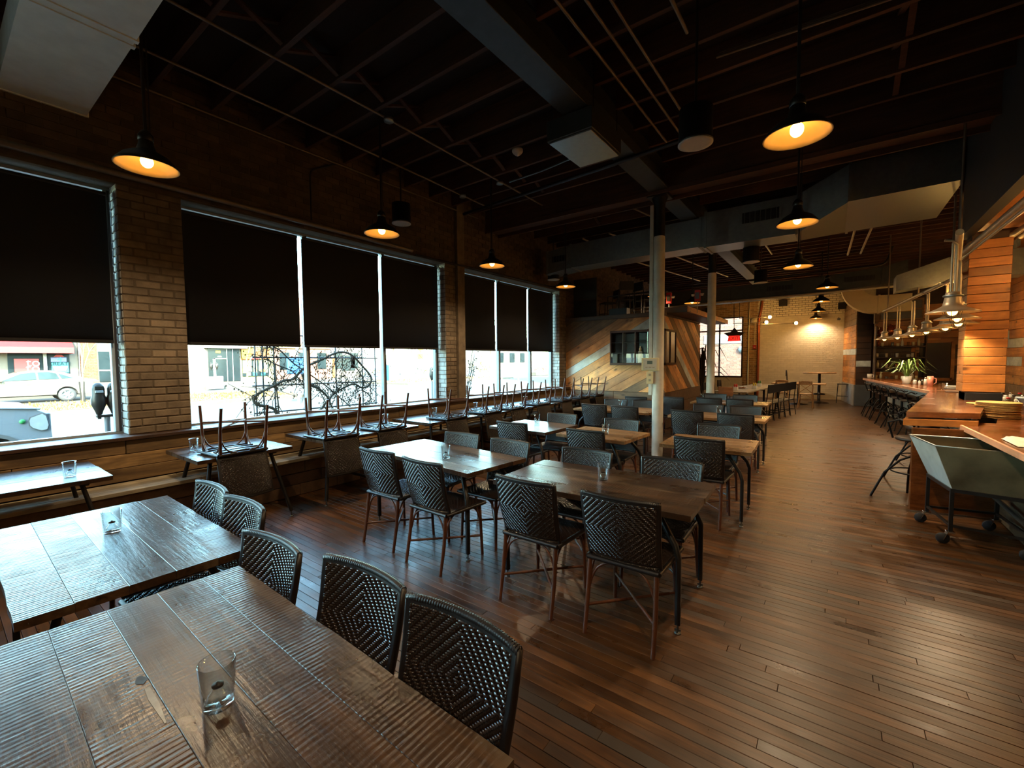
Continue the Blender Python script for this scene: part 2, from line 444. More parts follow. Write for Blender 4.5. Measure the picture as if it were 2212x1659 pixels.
# back wall with a window at its street end
bw=MB().box(-3.18,XR+.3,YB,YB+.3,-.1,ZC+.1).box(XW-.3,-3.18,YB,YB+.3,-.1,.84).box(XW-.3,-3.18,YB,YB+.3,3.45,ZC+.1)
wbk=struct('wall_back',bw,'mortar_white')
MB().box(-2.62,.5,YB-.001,YB,3.35,ZC).build('upper_mortar','mortar',wbk)
cand=[]; bricks((3.1,0.02,3.35),(1,0,0),(-2.62,YB,0),(0,-1,0),cand,jit=.002); lay(wbk,cand,'brick_white',0); cand=[]; bricks((3.1,3.36,ZC),(1,0,0),(-2.62,YB,0),(0,-1,0),cand,jit=.005,mo=.014); lay(wbk,cand,'brick_white',0)
cand=[]; bricks((.56,0.02,ZC),(1,0,0),(-3.18,YB,0),(0,-1,0),cand,jit=.006); bricks((2.6,3.47,ZC),(1,0,0),(-5.75,YB,0),(0,-1,0),cand,jit=.006); lay(wbk,cand,'brick_gold',0)
struct('wall_right',MB().box(XR,XR+.3,YF-.2,YB+.3,-.1,ZC+.1),'honey_wood_upright')
struct('wall_front',MB().box(XW-.3,XR+.3,YF-.3,YF,-.1,ZC+.1),'brick_dark')
# ------------------------------------------------------------------ windows on the street
def streetwin(i,y0,y1,mull):
    w_=struct('window_%d'%i); f=MB()
    f.box(-6.04,-5.97,y0,y1,ZS,ZS+.06); f.box(-6.04,-5.97,y0,y1,ZH-.03,ZH); 
    f.build('head_and_sill_frame','frame_pale',w_)
    e=[y0+.02]+list(mull)+[y1-.04]
    for m_ in e:
        mm=MB().cbox(-6.045,-5.965,m_-.025,m_+.025,ZS+.06,ZH-.03,.004); mm.build('mullion','frame_pale' if m_ not in (y0+.02,) else 'frame_dark',w_)
        MB().box(-5.965,-5.955,m_+.004,m_+.024,ZS+.06,ZH-.03).build('mullion_cover','frame_dark',w_)
    for a,b in zip(e[:-1],e[1:]): MB().box(-6.012,-6.006,a+.025,b-.025,ZS+.06,ZH-.03).build('pane','pane',w_)
streetwin(1,*WIN[0],[-.6]); streetwin(2,*WIN[1],[3.235,4.535]); streetwin(3,*WIN[2],[7.60,8.84])
# roller shades
RS=[('window_1',-.55,1.17,'wide black roller shade nearest the camera, over the window with the parked cars'),
 ('',1.79,3.105,'wide black roller shade just past the first brick pier, before the trellis pane'),
 ('',3.165,4.41,'black roller shade in the middle of the three-shade window over the vine trellis'),
 ('',4.475,5.70,'black roller shade beside the second brick pier, last over the trellis window'),
 ('',6.22,7.40,'narrow black roller shade just past the second brick pier'),
 ('',7.46,8.62,'narrow black roller shade between two lit slits of the far window'),
 ('',8.68,9.80,'narrow black roller shade next to the plank booth')]
for _,a,b,lab in RS:
    t=thing('roller_shade',lab,'shade',(-5.92,(a+b)/2,1.88),group='black roller shades on the street windows'); h=(b-a)/2
    mb=MB(); n=8
    for k in range(n):
        y0,y1=-h+2*h*k/n,-h+2*h*(k+1)/n
        f=lambda y:.006*math.sin(y*7+a)
        mb.add([(f(y0),y0,0),(f(y1),y1,0),(f(y1),y1,1.46),(f(y0),y0,1.46),(f(y0)+.004,y0,0),(f(y1)+.004,y1,0),(f(y1)+.004,y1,1.46),(f(y0)+.004,y0,1.46)],[(0,1,2,3),(7,6,5,4),(0,4,5,1)],True)
    mb.build('fabric','shade_cloth',t)
    MB().cbox(-.01,.014,-h,h,-.03,.003,.004).build('hem_bar','shade_cloth',t)
    MB().tube([(0,-h,1.46),(0,h,1.46)],.02,10).build('roller_tube','black_plastic',t)
# ------------------------------------------------------------------ wainscot, sill, bench under the windows
t1=struct('trim_1')
for y0 in [YF+i*2.2 for i in range(6)]:
    mb=MB(); mb.tint=R.random(); mb.cbox(-5.96,-5.60,y0+.002,min(y0+2.198,10.18),ZS+.002,ZS+.037,.004); mb.build('sill_board','dark_wood',t1)
wn=struct('trim_3')
for k in range(3):
    y=YF-R.uniform(0,1.5); z0=.475+k*.135
    while y<10.18:
        L=R.uniform(1.1,2.4); a,b=max(y,YF),min(y+L,10.18)
        if b-a>.05:
            mb=MB(); mb.tint=R.random(); d=R.uniform(0,.008); mb.cbox(-5.749,-5.635+d,a+.002,b-.002,z0+.002,z0+.133,.004); mb.build('wainscot_plank','reclaimed_wood',wn)
        y+=L
be=thing('wall_bench','long built-in reclaimed plank bench running under the street windows','bench',(0,0,0))
for k in range(3):
    y=YF-R.uniform(0,1.0); x0=-5.63+k*.135
    while y<10.18:
        L=R.uniform(1.8,2.8); a,b=max(y,YF),min(y+L,10.18)
        if b-a>.05:
            mb=MB(); mb.tint=R.random(); mb.cbox(x0+.002,x0+.133,a+.002,b-.002,.43,.47-R.uniform(0,.003),.003); mb.build('seat_plank','bench_wood',be)
        y+=L
for k in range(3):
    y=YF-R.uniform(0,1.0); z0=.0+k*.14
    while y<10.18:
        L=R.choice((.35,.5,1.2,1.8)); a,b=max(y,YF),min(y+L,10.18)
        if b-a>.04:
            mb=MB(); mb.tint=R.random(); mb.cbox(-5.32,-5.285+R.uniform(0,.006),a+.002,b-.002,z0+.004,z0+.138,.003); mb.build('front_plank',R.choice(('fence_brown','dark_wood','dark_wood')),be)
        y+=L
# ------------------------------------------------------------------ ceiling
ce=struct('ceiling',MB().box(XW-.3,XR+.3,YF-.3,YB+.3,ZC,ZC+.12),'deck_wood')
JY=[YF+.3+k*.55 for k in range(21)]+[9.3+k*.42 for k in range(28)]
for y in JY:
    for a,b in ((XW,-2.42),(-2.08,XR)):
        if abs(y-7.1)<.25: continue
        mb=MB(); mb.tint=R.random(); mb.cbox(a+.002,b,y-.024,y+.024,4.49,ZC-.001,.003); mb.build('joist','joist_wood',ce)
for y0 in JY[:20]:
    for x0 in (-4.15,.4):
        if y0+.55>YB or abs(y0-6.9)<.5: continue
        mb=MB(); mb.bar((x0,y0+.03,4.52),(x0,y0+.52,4.73),.05,.02); mb.bar((x0+.06,y0+.03,4.73),(x0+.06,y0+.52,4.52),.05,.02); mb.build('bridging','joist_wood',ce)
b1=struct('trim_4',MB().cbox(-2.40,-2.10,YF,6.9,4.25,4.275,.004).box(-2.27,-2.23,YF,6.9,4.275,4.56).box(-2.40,-2.10,YF,6.9,4.56,4.585).cbox(-2.40,-2.10,7.3,YB,4.25,4.275,.004).box(-2.27,-2.23,7.3,YB,4.275,4.56).box(-2.40,-2.10,7.3,YB,4.56,4.585),'duct_dark')
b2=struct('trim_5')
for a,b in ((XW,-2.3),(-2.3,XR)):
    mb=MB(); mb.tint=.4; mb.cbox(a,b-.003,6.9,7.3,4.27,4.74,.008); mb.build('beam_timber','joist_wood',b2)
for y0 in (6.88,7.3): MB().cbox(XW,XR,y0,y0+.02,4.20,4.27,.002).build('beam_ledger','joist_wood',b2)
# ------------------------------------------------------------------ columns
def column(y,lab,n):
    t=thing('steel_column',lab,'column',(-2.3,y,0)); t['kind']='structure'
    MB().lathe([(.001,0),(.15,0),(.15,.02),(.001,.02)],16).build('base_plate','column_paint',t)
    mb=MB().lathe([(.088,.02),(.088,3.55),(.084,3.6)],28); mb.build('shaft','column_paint',t)
    MB().lathe([(.084,3.6),(.084,4.1),(.12,4.2)],28).cbox(-.16,.16,-.16,.16,4.2,4.25,.004).build('cap','black_steel',t)
    return t
c1=column(7.1,'white painted steel column beside the thermostat, standing among the tables',1)
MB().cbox(-.135,-.075,-.06,.0,1.06,4.1,.006).build('conduit_cover','column_paint',c1)
column(10.85,'second white steel column, behind the rattan tables and before the booth window',2)
column(14.8,'third white steel column far back by the bar end of the room',3) if False else None
th=thing('thermostat','cream wall thermostat with grey display fixed to the white column','thermostat',(-2.37,6.985,1.46))
rz=math.radians(14)
th.rotation_euler=(0,0,rz)
MB().cbox(-.15,.12,-.03,.02,0,.21,.006).build('backplate','cream',th)
MB().cbox(-.12,.085,-.045,-.03,.02,.19,.005).build('housing','column_paint',th)
MB().box(-.06,.02,-.047,-.044,.11,.16).build('display','lcd',th)
for i in range(3): MB().cbox(-.09+i*.055,-.055+i*.055,-.05,-.044,.05,.064,.002).build('button','pipe_pale',th)
sw=thing('switch_box','narrow cream switch box below the thermostat on the white column','switch',(-2.39,6.985,1.25)); sw.rotation_euler=(0,0,rz)
MB().cbox(-.05,.05,-.04,.02,0,.2,.005).build('box','cream',sw)
for z in (.045,.13): MB().cbox(-.018,.018,-.05,-.04,z,z+.035,.003).build('rocker','pipe_pale',sw)
# ------------------------------------------------------------------ ducts
def duct(name,label,segs,mat,grilles=()):
    t=thing(name,label,'duct',(0,0,0))
    for i,(a,b) in enumerate(segs):          # a,b: end frames (centre, half width vec, half height vec)
        vs=[];
        for c_,hw,hh in (a,b):
            c_,hw,hh=Vector(c_),Vector(hw),Vector(hh); vs+=[c_-hw-hh,c_+hw-hh,c_+hw+hh,c_-hw+hh]
        MB().add(vs,[(0,1,5,4),(1,2,6,5),(2,3,7,6),(3,0,4,7),(0,3,2,1),(4,5,6,7)]).build('duct_section',mat,t)
        f=MB(); c_,hw,hh=[Vector(q) for q in a]; d=(Vector(b[0])-c_).normalized()*.02; hw2,hh2=hw*1.06,hh*1.06
        f.add([c_-hw2-hh2-d,c_+hw2-hh2-d,c_+hw2+hh2-d,c_-hw2+hh2-d,c_-hw2-hh2+d,c_+hw2-hh2+d,c_+hw2+hh2+d,c_-hw2+hh2+d],[(0,1,5,4),(1,2,6,5),(2,3,7,6),(3,0,4,7),(0,3,2,1),(4,5,6,7)])
        f.build('flange',mat,t)
    for (x0,x1,yf,z0,z1) in grilles:
        g=MB().box(x0-.03,x1+.03,yf-.014,yf-.002,z0-.03,z1+.03).build('grille_frame',mat,t)
        MB().box(x0,x1,yf-.018,yf-.0145,z0,z1).build('opening','black_plastic',g)
        n=max(4,int((x1-x0)/.07))
        for k in range(n): MB().bar((x0+(k+.5)*(x1-x0)/n,yf-.02,z0),(x0+(k+.5)*(x1-x0)/n,yf-.02,z1),.012,.006).build('louver',mat,g)
    return t
hz=lambda x,y,z,w,h:((x,y,z),(0,w/2,0),(0,0,h/2))
D1=[(-5.35,3.86,.5,.50),(-4.75,3.93,.5,.50),(-2.05,3.97,.5,.52),(-1.95,3.99,.56,.62),(-.55,3.99,.56,.62),(.12,4.28,2.0,.56),(1.34,4.30,2.0,.55)]
D1=[(x,8.87 if w_<.6 else 9.42,z,w_,h) for x,z,w_,h in D1]
duct('supply_duct','galvanised rectangular duct crossing the ceiling behind the first column',[(hz(*a),hz(*b)) for a,b in zip(D1[:-1],D1[1:])],'zinc',[(-5.2,-4.85,8.62,3.85,3.98),(-1.35,-.8,8.59,3.98,4.16)])
D2=[(-5.6,3.52,.5,.42),(-2.5,3.5,.5,.42),(-.3,3.55,.5,.42),(.9,3.64,.5,.42),(1.35,3.72,.5,.5)]
D2=[(x,14.25,z,w_,h) for x,z,w_,h in D2]
duct('return_duct','dark grey duct crossing the far end of the room before the back wall',[(hz(*a),hz(*b)) for a,b in zip(D2[:-1],D2[1:])],'duct_dark',[(-1.55,-.95,14.0,3.5,3.62),(.15,.75,14.0,3.56,3.68)])
D3=[(-5.74,.755,4.1,.55,.25),(-4.22,.755,4.1,.55,.25),(-4.13,.755,4.1,.55,.25),(-3.50,.755,4.1,.55,.25)]
duct('ceiling_duct','pale grey duct hung above the first street window and nearest pendant',[(hz(*a),hz(*b)) for a,b in zip(D3[:-1],D3[1:])],'duct_pale')
D4=[((.45,17.6,3.62),(0,.3,0),(0,0,.3)),((.75,17.6,3.28),(0,.3,0),(.2,0,.2)),((1.15,17.6,3.25),(0,.3,0),(0,0,.26)),((1.6,17.6,3.25),(0,.3,0),(0,0,.3))]
t=thing('duct_elbow','cream curved sheet duct elbow above the bar end near the back wall','duct',(0,0,0))
vs=[];fs=[]; n=9
for i in range(n+1):
    a=PI/2*i/n; c_=Vector((.98-.62*math.cos(a)+0,17.2,3.85-.62*math.sin(a))); rad=Vector((-math.cos(a),0,-math.sin(a)))
    for s1,s2 in ((-1,-1),(1,-1),(1,1),(-1,1)): vs.append(c_+Vector((0,.28*s1,0))+rad*.25*s2)
for i in range(n):
    for j in range(4): fs.append((i*4+j,i*4+(j+1)%4,(i+1)*4+(j+1)%4,(i+1)*4+j))
MB().add(vs,fs+[(0,1,2,3)]).build('elbow','cream',t)
MB().cbox(.98,1.75,16.92,17.48,2.98,3.48,.006).build('straight_section','cream',t)
MB().cbox(1.0,1.05,16.9,17.5,2.96,3.5,.004).build('flange','cream',t)
t=thing('duct_transition','pale sheet metal duct transition hung over the bar behind the lamps','duct',(0,0,0))
MB().add([(.92,11.2,2.92),(1.75,11.2,3.05),(1.75,11.7,3.05),(.92,11.7,2.92),(.92,11.2,3.22),(1.75,11.2,3.5),(1.75,11.7,3.5),(.92,11.7,3.22)],[(0,1,2,3),(4,7,6,5),(0,4,5,1),(1,5,6,2),(2,6,7,3),(3,7,4,0)]).build('tapered_section','zinc',t)
MB().cbox(1.75,2.6,11.2,11.7,3.05,3.5,.006).build('straight_section','zinc',t)
# hvac box beside the steel beam
t=thing('ceiling_unit','square grey ceiling air unit hung beside the steel beam','air unit',(-2.32,4.55,4.0))
MB().cbox(-.27,.27,-.38,.38,.02,.24,.006).build('body','duct_dark',t); MB().cbox(-.25,.25,-.36,.36,0,.02,.004).build('bottom_panel','zinc',t)
for sx,sy in ((-1,-1),(1,-1),(-1,1),(1,1)): MB().tube([(sx*.25,sy*.3,.2),(sx*.25,sy*.3,.76)],.006,6).build('hanger_rod','pipe_dark',t)
# conduits and pipes
def pipe(name,label,pts,r,mat,cat='pipe',clips=0):
    P=[Vector(p) for p in pts]; Q=[P[0]]
    for i in range(1,len(P)-1):
        a,b,c_=P[i-1],P[i],P[i+1]; d1=min((a-b).length*.4,r*6); d2=min((c_-b).length*.4,r*6)
        s,e=b+(a-b).normalized()*d1,b+(c_-b).normalized()*d2
        for k in range(5):
            t=k/4; Q.append(s*(1-t)**2+b*2*t*(1-t)+e*t*t)
    Q.append(P[-1])
    return tag(MB().tube(Q,r,8).build(name,mat),label,cat,'ceiling pipes and conduits')
pipe('conduit','thin steel conduit nearest the steel beam, carrying two junction boxes',[(-4.2,YF+.1,4.46),(-4.25,3.4,4.46),(-4.35,6.85,4.46)],.013,'pipe')
pipe('conduit','middle thin conduit along the street side of the ceiling',[(-5.0,YF+.1,4.46),(-5.1,3.3,4.46),(-5.2,6.3,4.46)],.013,'pipe')
pipe('conduit','thin conduit along the ceiling edge, closest to the brick window wall',[(-5.68,.8,4.42),(-5.69,3.8,4.42),(-5.69,6.6,4.42)],.012,'pipe')
pipe('conduit','first of three parallel conduits beside the steel beam over the aisle',[(-1.80,YF+.1,4.42),(-1.80,5.9,4.42)],.014,'pipe')
pipe('conduit','second of three parallel conduits beside the steel beam over the aisle',[(-1.64,YF+.1,4.42),(-1.60,6.1,4.42)],.014,'pipe')
pipe('conduit','third of three parallel conduits beside the steel beam over the aisle',[(-1.48,YF+.1,4.42),(-1.45,6.0,4.42)],.014,'pipe')
pipe('conduit','single conduit dropping towards the round ceiling speaker over the aisle',[(-1.15,YF+.1,4.42),(-1.08,4.0,4.42)],.016,'pipe')
pipe('sprinkler_pipe','dark sprinkler pipe crossing below the joists past the air unit',[(-5.6,6.1,4.36),(-2.45,5.55,4.22),(-1.2,5.4,4.22)],.028,'pipe_dark')
pipe('conduit','bright conduit run under the air unit towards the smoke detector wall',[(-4.2,5.65,4.46),(-3.5,5.5,4.40),(-2.58,5.02,4.22)],.014,'zinc')
pipe('wall_ledge_pipe','thick painted pipe along the brick above the first two windows',[(-5.66,YF+.1,3.52),(-5.66,4.9,3.47)],.035,'pipe')
pipe('wall_conduit','thin dark pipe along the brick above the far window',[(-5.68,5.0,3.42),(-5.68,10.3,3.46)],.018,'pipe_dark')
pipe('wall_conduit','bent dark conduit rising up the brick between the first two pendants',[(-5.7,3.2,3.55),(-5.7,3.2,4.2),(-5.7,3.6,4.42)],.012,'pipe_dark')
pipe('conduit','pale conduit behind the duct running to the booth, nearest the street',[(-4.75,9.2,4.44),(-4.7,11.5,4.40),(-3.9,16.5,4.40)],.02,'pipe_pale')
pipe('conduit','pale conduit behind the duct running down the middle of the room',[(-4.1,9.2,4.44),(-3.6,12.0,4.44),(-3.0,16.5,4.44)],.02,'pipe_pale')
pipe('conduit','pale conduit beside the steel beam beyond the first column',[(-1.5,9.3,4.44),(-1.42,13.7,4.44)],.02,'pipe_pale')
pipe('conduit','first of a pair of pale slanting conduits over the aisle pendants',[(.35,9.6,4.44),(.2,13.8,4.2)],.022,'pipe_pale')
pipe('conduit','second of a pair of pale slanting conduits over the aisle pendants',[(.65,9.6,4.44),(.45,13.8,4.2)],.022,'pipe_pale')
pipe('conduit','curved pale conduit looping across the joists before the duct',[(-4.3,7.5,4.40),(-3.05,7.7,4.40),(-2.75,8.55,4.30)],.016,'pipe')
pipe('gas_pipe','dark pipe along the face of the far grey duct',[(-5.6,13.93,3.78),(.95,13.93,3.88),(1.05,13.9,4.3)],.03,'pipe_dark')
pipe('heating_pipe','cream pipe under the far grey duct before the back wall',[(-5.6,13.95,3.25),(1.6,13.95,3.36)],.03,'pipe_pale')
for i,(x,z) in enumerate(((-.72,4.34),(-.72,4.39),(-.72,4.44))):
    pipe('cable_run','cable run crossing the joists from the round speaker to the bar wall, %s of three'%('lowest','middle','topmost')[i],[(x-.2,4.35+i*.06,z),(1.3,4.55+i*.06,z)],.012,'pipe')
jb=MB().lathe([(.001,-.02),(.055,-.02),(.055,.02),(.001,.02)],14)
for i,(x,y,l) in enumerate(((-4.23,3.35,'round metal junction box where the second window pendant hangs'),(-4.32,5.55,'round metal junction box where the third window pendant hangs'),(-5.16,5.6,'round metal junction box on the middle conduit'))):
    o=tag(jb.build('junction_box','zinc'),l,'junction box','round junction boxes'); o.location=(x,y,4.44)
t=thing('smoke_detector','white smoke detector on a joist beside the air unit','smoke detector',(-3.52,4.92,4.42)); MB().lathe([(.001,.07),(.075,.07),(.075,.045),(.06,.02),(.04,.018),(.038,0),(.001,0)],20).build('housing','white_paint',t); MB().lathe([(.001,-.012),(.02,-.01),(.02,0)],12).build('sensor_cap','grille',t)
def speaker(p,lab,d=.28,h=.26):
    t=thing('ceiling_speaker',lab,'speaker',p,group='drum ceiling speakers')
    MB().lathe([(.001,h),(d*.48,h),(d*.48,.0),(d*.5,-.005),(d*.5,-.02),(d*.46,-.022),(d*.46,-.012),(.001,-.012)],28).build('drum','black_plastic',t)
    MB().lathe([(.001,-.014),(d*.40,-.014),(d*.40,-.02),(d*.5,-.022),(d*.5,-.028),(d*.39,-.027),(d*.1,-.024),(.001,-.024)],28).build('grille','grille',t)
    MB().tube([(0,0,h),(0,0,4.75-p[2])],.012,8).build('stem','pipe_dark',t)
speaker((-5.25,4.35,3.72),'black drum speaker with pale grille beside the second window pendant')
speaker((-1.0,4.0,3.50),'black drum speaker with pale grille over the middle aisle conduits')
speaker((-1.28,9.15,3.44),'black drum speaker with pale grille beyond the crossing duct')
speaker((-1.43,11.7,3.43),'black drum speaker with pale grille near the far grey duct')
speaker((-5.35,8.9,3.55),'black drum speaker with pale grille above the window pendant by the booth')
def wspeaker(p,lab):
    t=thing('box_speaker',lab,'speaker',p,group='small box speakers by the back wall'); MB().cbox(-.14,.14,-.1,.1,-.12,.12,.01).build('cabinet','black_plastic',t); MB().box(-.12,.12,-.104,-.1,-.1,.1).build('grille','shade_cloth',t); MB().tube([(0,.1,0),(0,.2,0),(0,.2,.1)],.012,6).build('bracket','pipe_dark',t)
wspeaker((-1.72,20.79,3.87),'small black speaker on the upper white brick wall')
wspeaker((.2,20.78,3.6),'small black speaker under the cream duct elbow')
wspeaker((-4.5,20.78,3.75),'small black speaker above the back window')
# ------------------------------------------------------------------ rattan chairs
def weave(mb,nu,nv,fn,cu,cv,h):
    """twill strands in concentric diamonds; fn(u,v)->(point,normal), u,v in 0..1"""
    def top(i,j): return ((abs(i-cu)+abs(j-cv))%4)<2
    def strip(i0,i1,j0,j1,along):
        mb.tint=.22 if along else .95  # tone by strand direction paints in the weave's reflection stripes
        us=[i0/nu,(i0+i1)/2/nu,i1/nu]; vs_=[j0/nv,(j0+j1)/2/nv,j1/nv]; V=[]
        for b in range(3):
            for a in range(3):
                p,n=fn(us[a],vs_[b])
                k=1.0 if (a==1 and b==1) else ((.55 if along==0 else .1) if b==1 else ((.1 if along==0 else .55) if a==1 else -.35))
                V.append(p+n*h*k)
        mb.add(V,[(0,1,4,3),(1,2,5,4),(3,4,7,6),(4,5,8,7)],True)
    for j in range(nv):
        i=0
        while i<nu:
            if top(i,j):
                k=i
                while k<nu and top(k,j) and k-i<3: k+=1
                strip(i,k,j,j+1,0); i=k
            else: i+=1
    for i in range(nu):
        j=0
        while j<nv:
            if not top(i,j):
                k=j
                while k<nv and not top(i,k) and k-j<3: k+=1
                strip(i,i+1,j,k,1); j=k
            else: j+=1
def backpt(u,v,off):
    x=(u-.5)*(.425+.035*v); z=.485+v*.375; y=-.215-.085*v+.035*((2*u-1)**2)-.012*math.sin(PI*v)
    n=Vector((-(2*u-1)*.30,1,.22)).normalized()
    return Vector((x,y,z))+n*off,n
def seatpt(u,v,off):
    x=(u-.5)*(.43+.03*v); y=-.21+v*.43; z=.462-.012*math.sin(PI*u)*math.sin(PI*v)
    return Vector((x,y,z+off)),Vector((0,0,1))
def make_chair():
    t=thing('rattan_chair','x','chair',group='rattan dining chairs')
    g=MB(); nu,nv=8,5; V=[]
    for off in (.012,-.012):
        for j in range(nv+1):
            for i in range(nu+1): V.append(backpt(i/nu,j/nv,off)[0])
    k=(nu+1)*(nv+1); F=[]
    for j in range(nv):
        for i in range(nu):
            a=j*(nu+1)+i; F+=[(a,a+1,a+nu+2,a+nu+1),(k+a+nu+1,k+a+nu+2,k+a+1,k+a)]
    b=g.add(V,F).build('backrest','rattan_dark',t)
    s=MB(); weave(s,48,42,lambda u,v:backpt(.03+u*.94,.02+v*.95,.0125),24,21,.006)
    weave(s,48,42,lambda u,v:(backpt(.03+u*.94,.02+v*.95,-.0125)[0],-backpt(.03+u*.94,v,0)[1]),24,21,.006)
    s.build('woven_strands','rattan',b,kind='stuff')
    fr=MB(); P=[backpt(0,-.05,0)[0]]+[backpt(0,j/6,0)[0] for j in range(7)]+[backpt(i/10,1.0,0)[0]+Vector((0,0,.004)) for i in range(1,10)]+[backpt(1,j/6,0)[0] for j in range(6,-1,-1)]+[backpt(1,-.05,0)[0]]
    fr.tube(P,.0125,8)
    for i in range(46):       # binding wraps along the top rail
        u=i/45; p=backpt(u,1.0,0)[0]+Vector((0,0,.004)); 
        fr.tube([p+Vector((-.0025,0,0)),p+Vector((.0025,0,0))],.0145,8,False)
    fr.build('back_frame','rattan_dark',t)
    MB().tube([backpt(i/10,0,0)[0] for i in range(11)],.011,8).build('lower_back_rail','rattan_dark',t)
    V=[];F=[]
    for off in (0,-.022):
        for j in range(5):
            for i in range(7): V.append(seatpt(i/6,j/4,off)[0])
    for j in range(4):
        for i in range(6):
            a=j*7+i; F+=[(a,a+1,a+8,a+7),(35+a+7,35+a+8,35+a+1,35+a)]
    se=MB().add(V,F).build('seat','rattan_dark',t)
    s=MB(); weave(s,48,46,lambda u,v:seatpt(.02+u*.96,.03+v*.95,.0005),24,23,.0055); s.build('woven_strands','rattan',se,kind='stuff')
    P=[seatpt(u,v,-.012)[0] for u,v in ((0,0),(1,0),(1,1),(0,1),(0,0))]
    MB().tube([P[0]+(P[1]-P[0])*k/6 for k in range(7)],.015,8).tube([P[1]+(P[2]-P[1])*k/6 for k in range(7)],.015,8).tube([P[2]+(P[3]-P[2])*k/6 for k in range(7)],.015,8).tube([P[3]+(P[4]-P[3])*k/6 for k in range(7)],.015,8).build('seat_frame','rattan_dark',t)
    wbm=MB()
    for k in range(4): wbm.box(-.2,.2,-.17+k*.11,-.155+k*.11,.425,.437)
    for k in range(2): wbm.box(-.08+k*.15,-.065+k*.15,-.2,.2,.427,.435)
    wbm.build('underseat_grid','webbing',t)
    F_=[(.205,.205,0),(.195,.185,.44)]; B_=[(.205,-.275,0),(.205,-.232,.22),(.200,-.205,.46)]
    for sx in (-1,1):
        MB().tube([(sx*F_[0][0],F_[0][1],0),(sx*F_[1][0],F_[1][1],.44)],[.0125,.0145],9).build('leg','bamboo',t)
        MB().tube([(sx*x,y,z) for x,y,z in B_],[.0125,.0145,.0145],9).build('leg','bamboo',t)
    a,b_=Vector((.204,.20,.165)),Vector((-.204,-.245,.165))
    MB().tube([a,b_],.0095,8).build('stretcher','bamboo',t)
    MB().tube([Vector((-.204,.20,.180)),Vector((.204,-.245,.180))],.0095,8).build('stretcher','bamboo',t)
    def arc(p,q):   # from up the leg to the seat rail
        p,q=Vector(p),Vector(q); c_=Vector((q.x*.2+p.x*.8,q.y*.2+p.y*.8,q.z))
        return [p*(1-k/6)**2+c_*2*(k/6)*(1-k/6)+q*(k/6)**2 for k in range(7)]
    for sx in (-1,1):
        MB().tube(arc((sx*.2,.19,.27),(sx*.2,.06,.437)),.0075,7).build('arch_brace','bamboo',t)
        MB().tube(arc((sx*.2,-.215,.27),(sx*.2,-.08,.437)),.0075,7).build('arch_brace','bamboo',t)
        MB().tube(arc((sx*.2,.19,.27),(sx*.06,.19,.437)),.0075,7).build('arch_brace','bamboo',t)
        MB().tube(arc((sx*.2,-.215,.27),(sx*.06,-.2,.437)),.0075,7).build('arch_brace','bamboo',t)
    return t
chair0=make_chair(); bpy.context.view_layer.update(); chair_t=proto_tree(chair0); chair_used=[0]
def chair(x,y,back,label,rz=0,flip=False):
    """back: '-y' back towards the camera end (faces the booth), '+y' the opposite"""
    o=chair0 if not chair_used[0] else dup(chair_t)
    chair_used[0]+=1
    o['label']=label
    if flip:
        o.location=(x,y,.757+.470); o.rotation_euler=(0,PI,PI/2+rz) if False else (0,0,0)
        m=Matrix.Rotation(PI/2+rz,4,'Z')@Matrix.Rotation(PI,4,'Y'); o.rotation_euler=m.to_euler()
    else:
        o.location=(x,y,0); o.rotation_euler=(0,0,(0 if back=='-y' else PI)+rz)
    return o
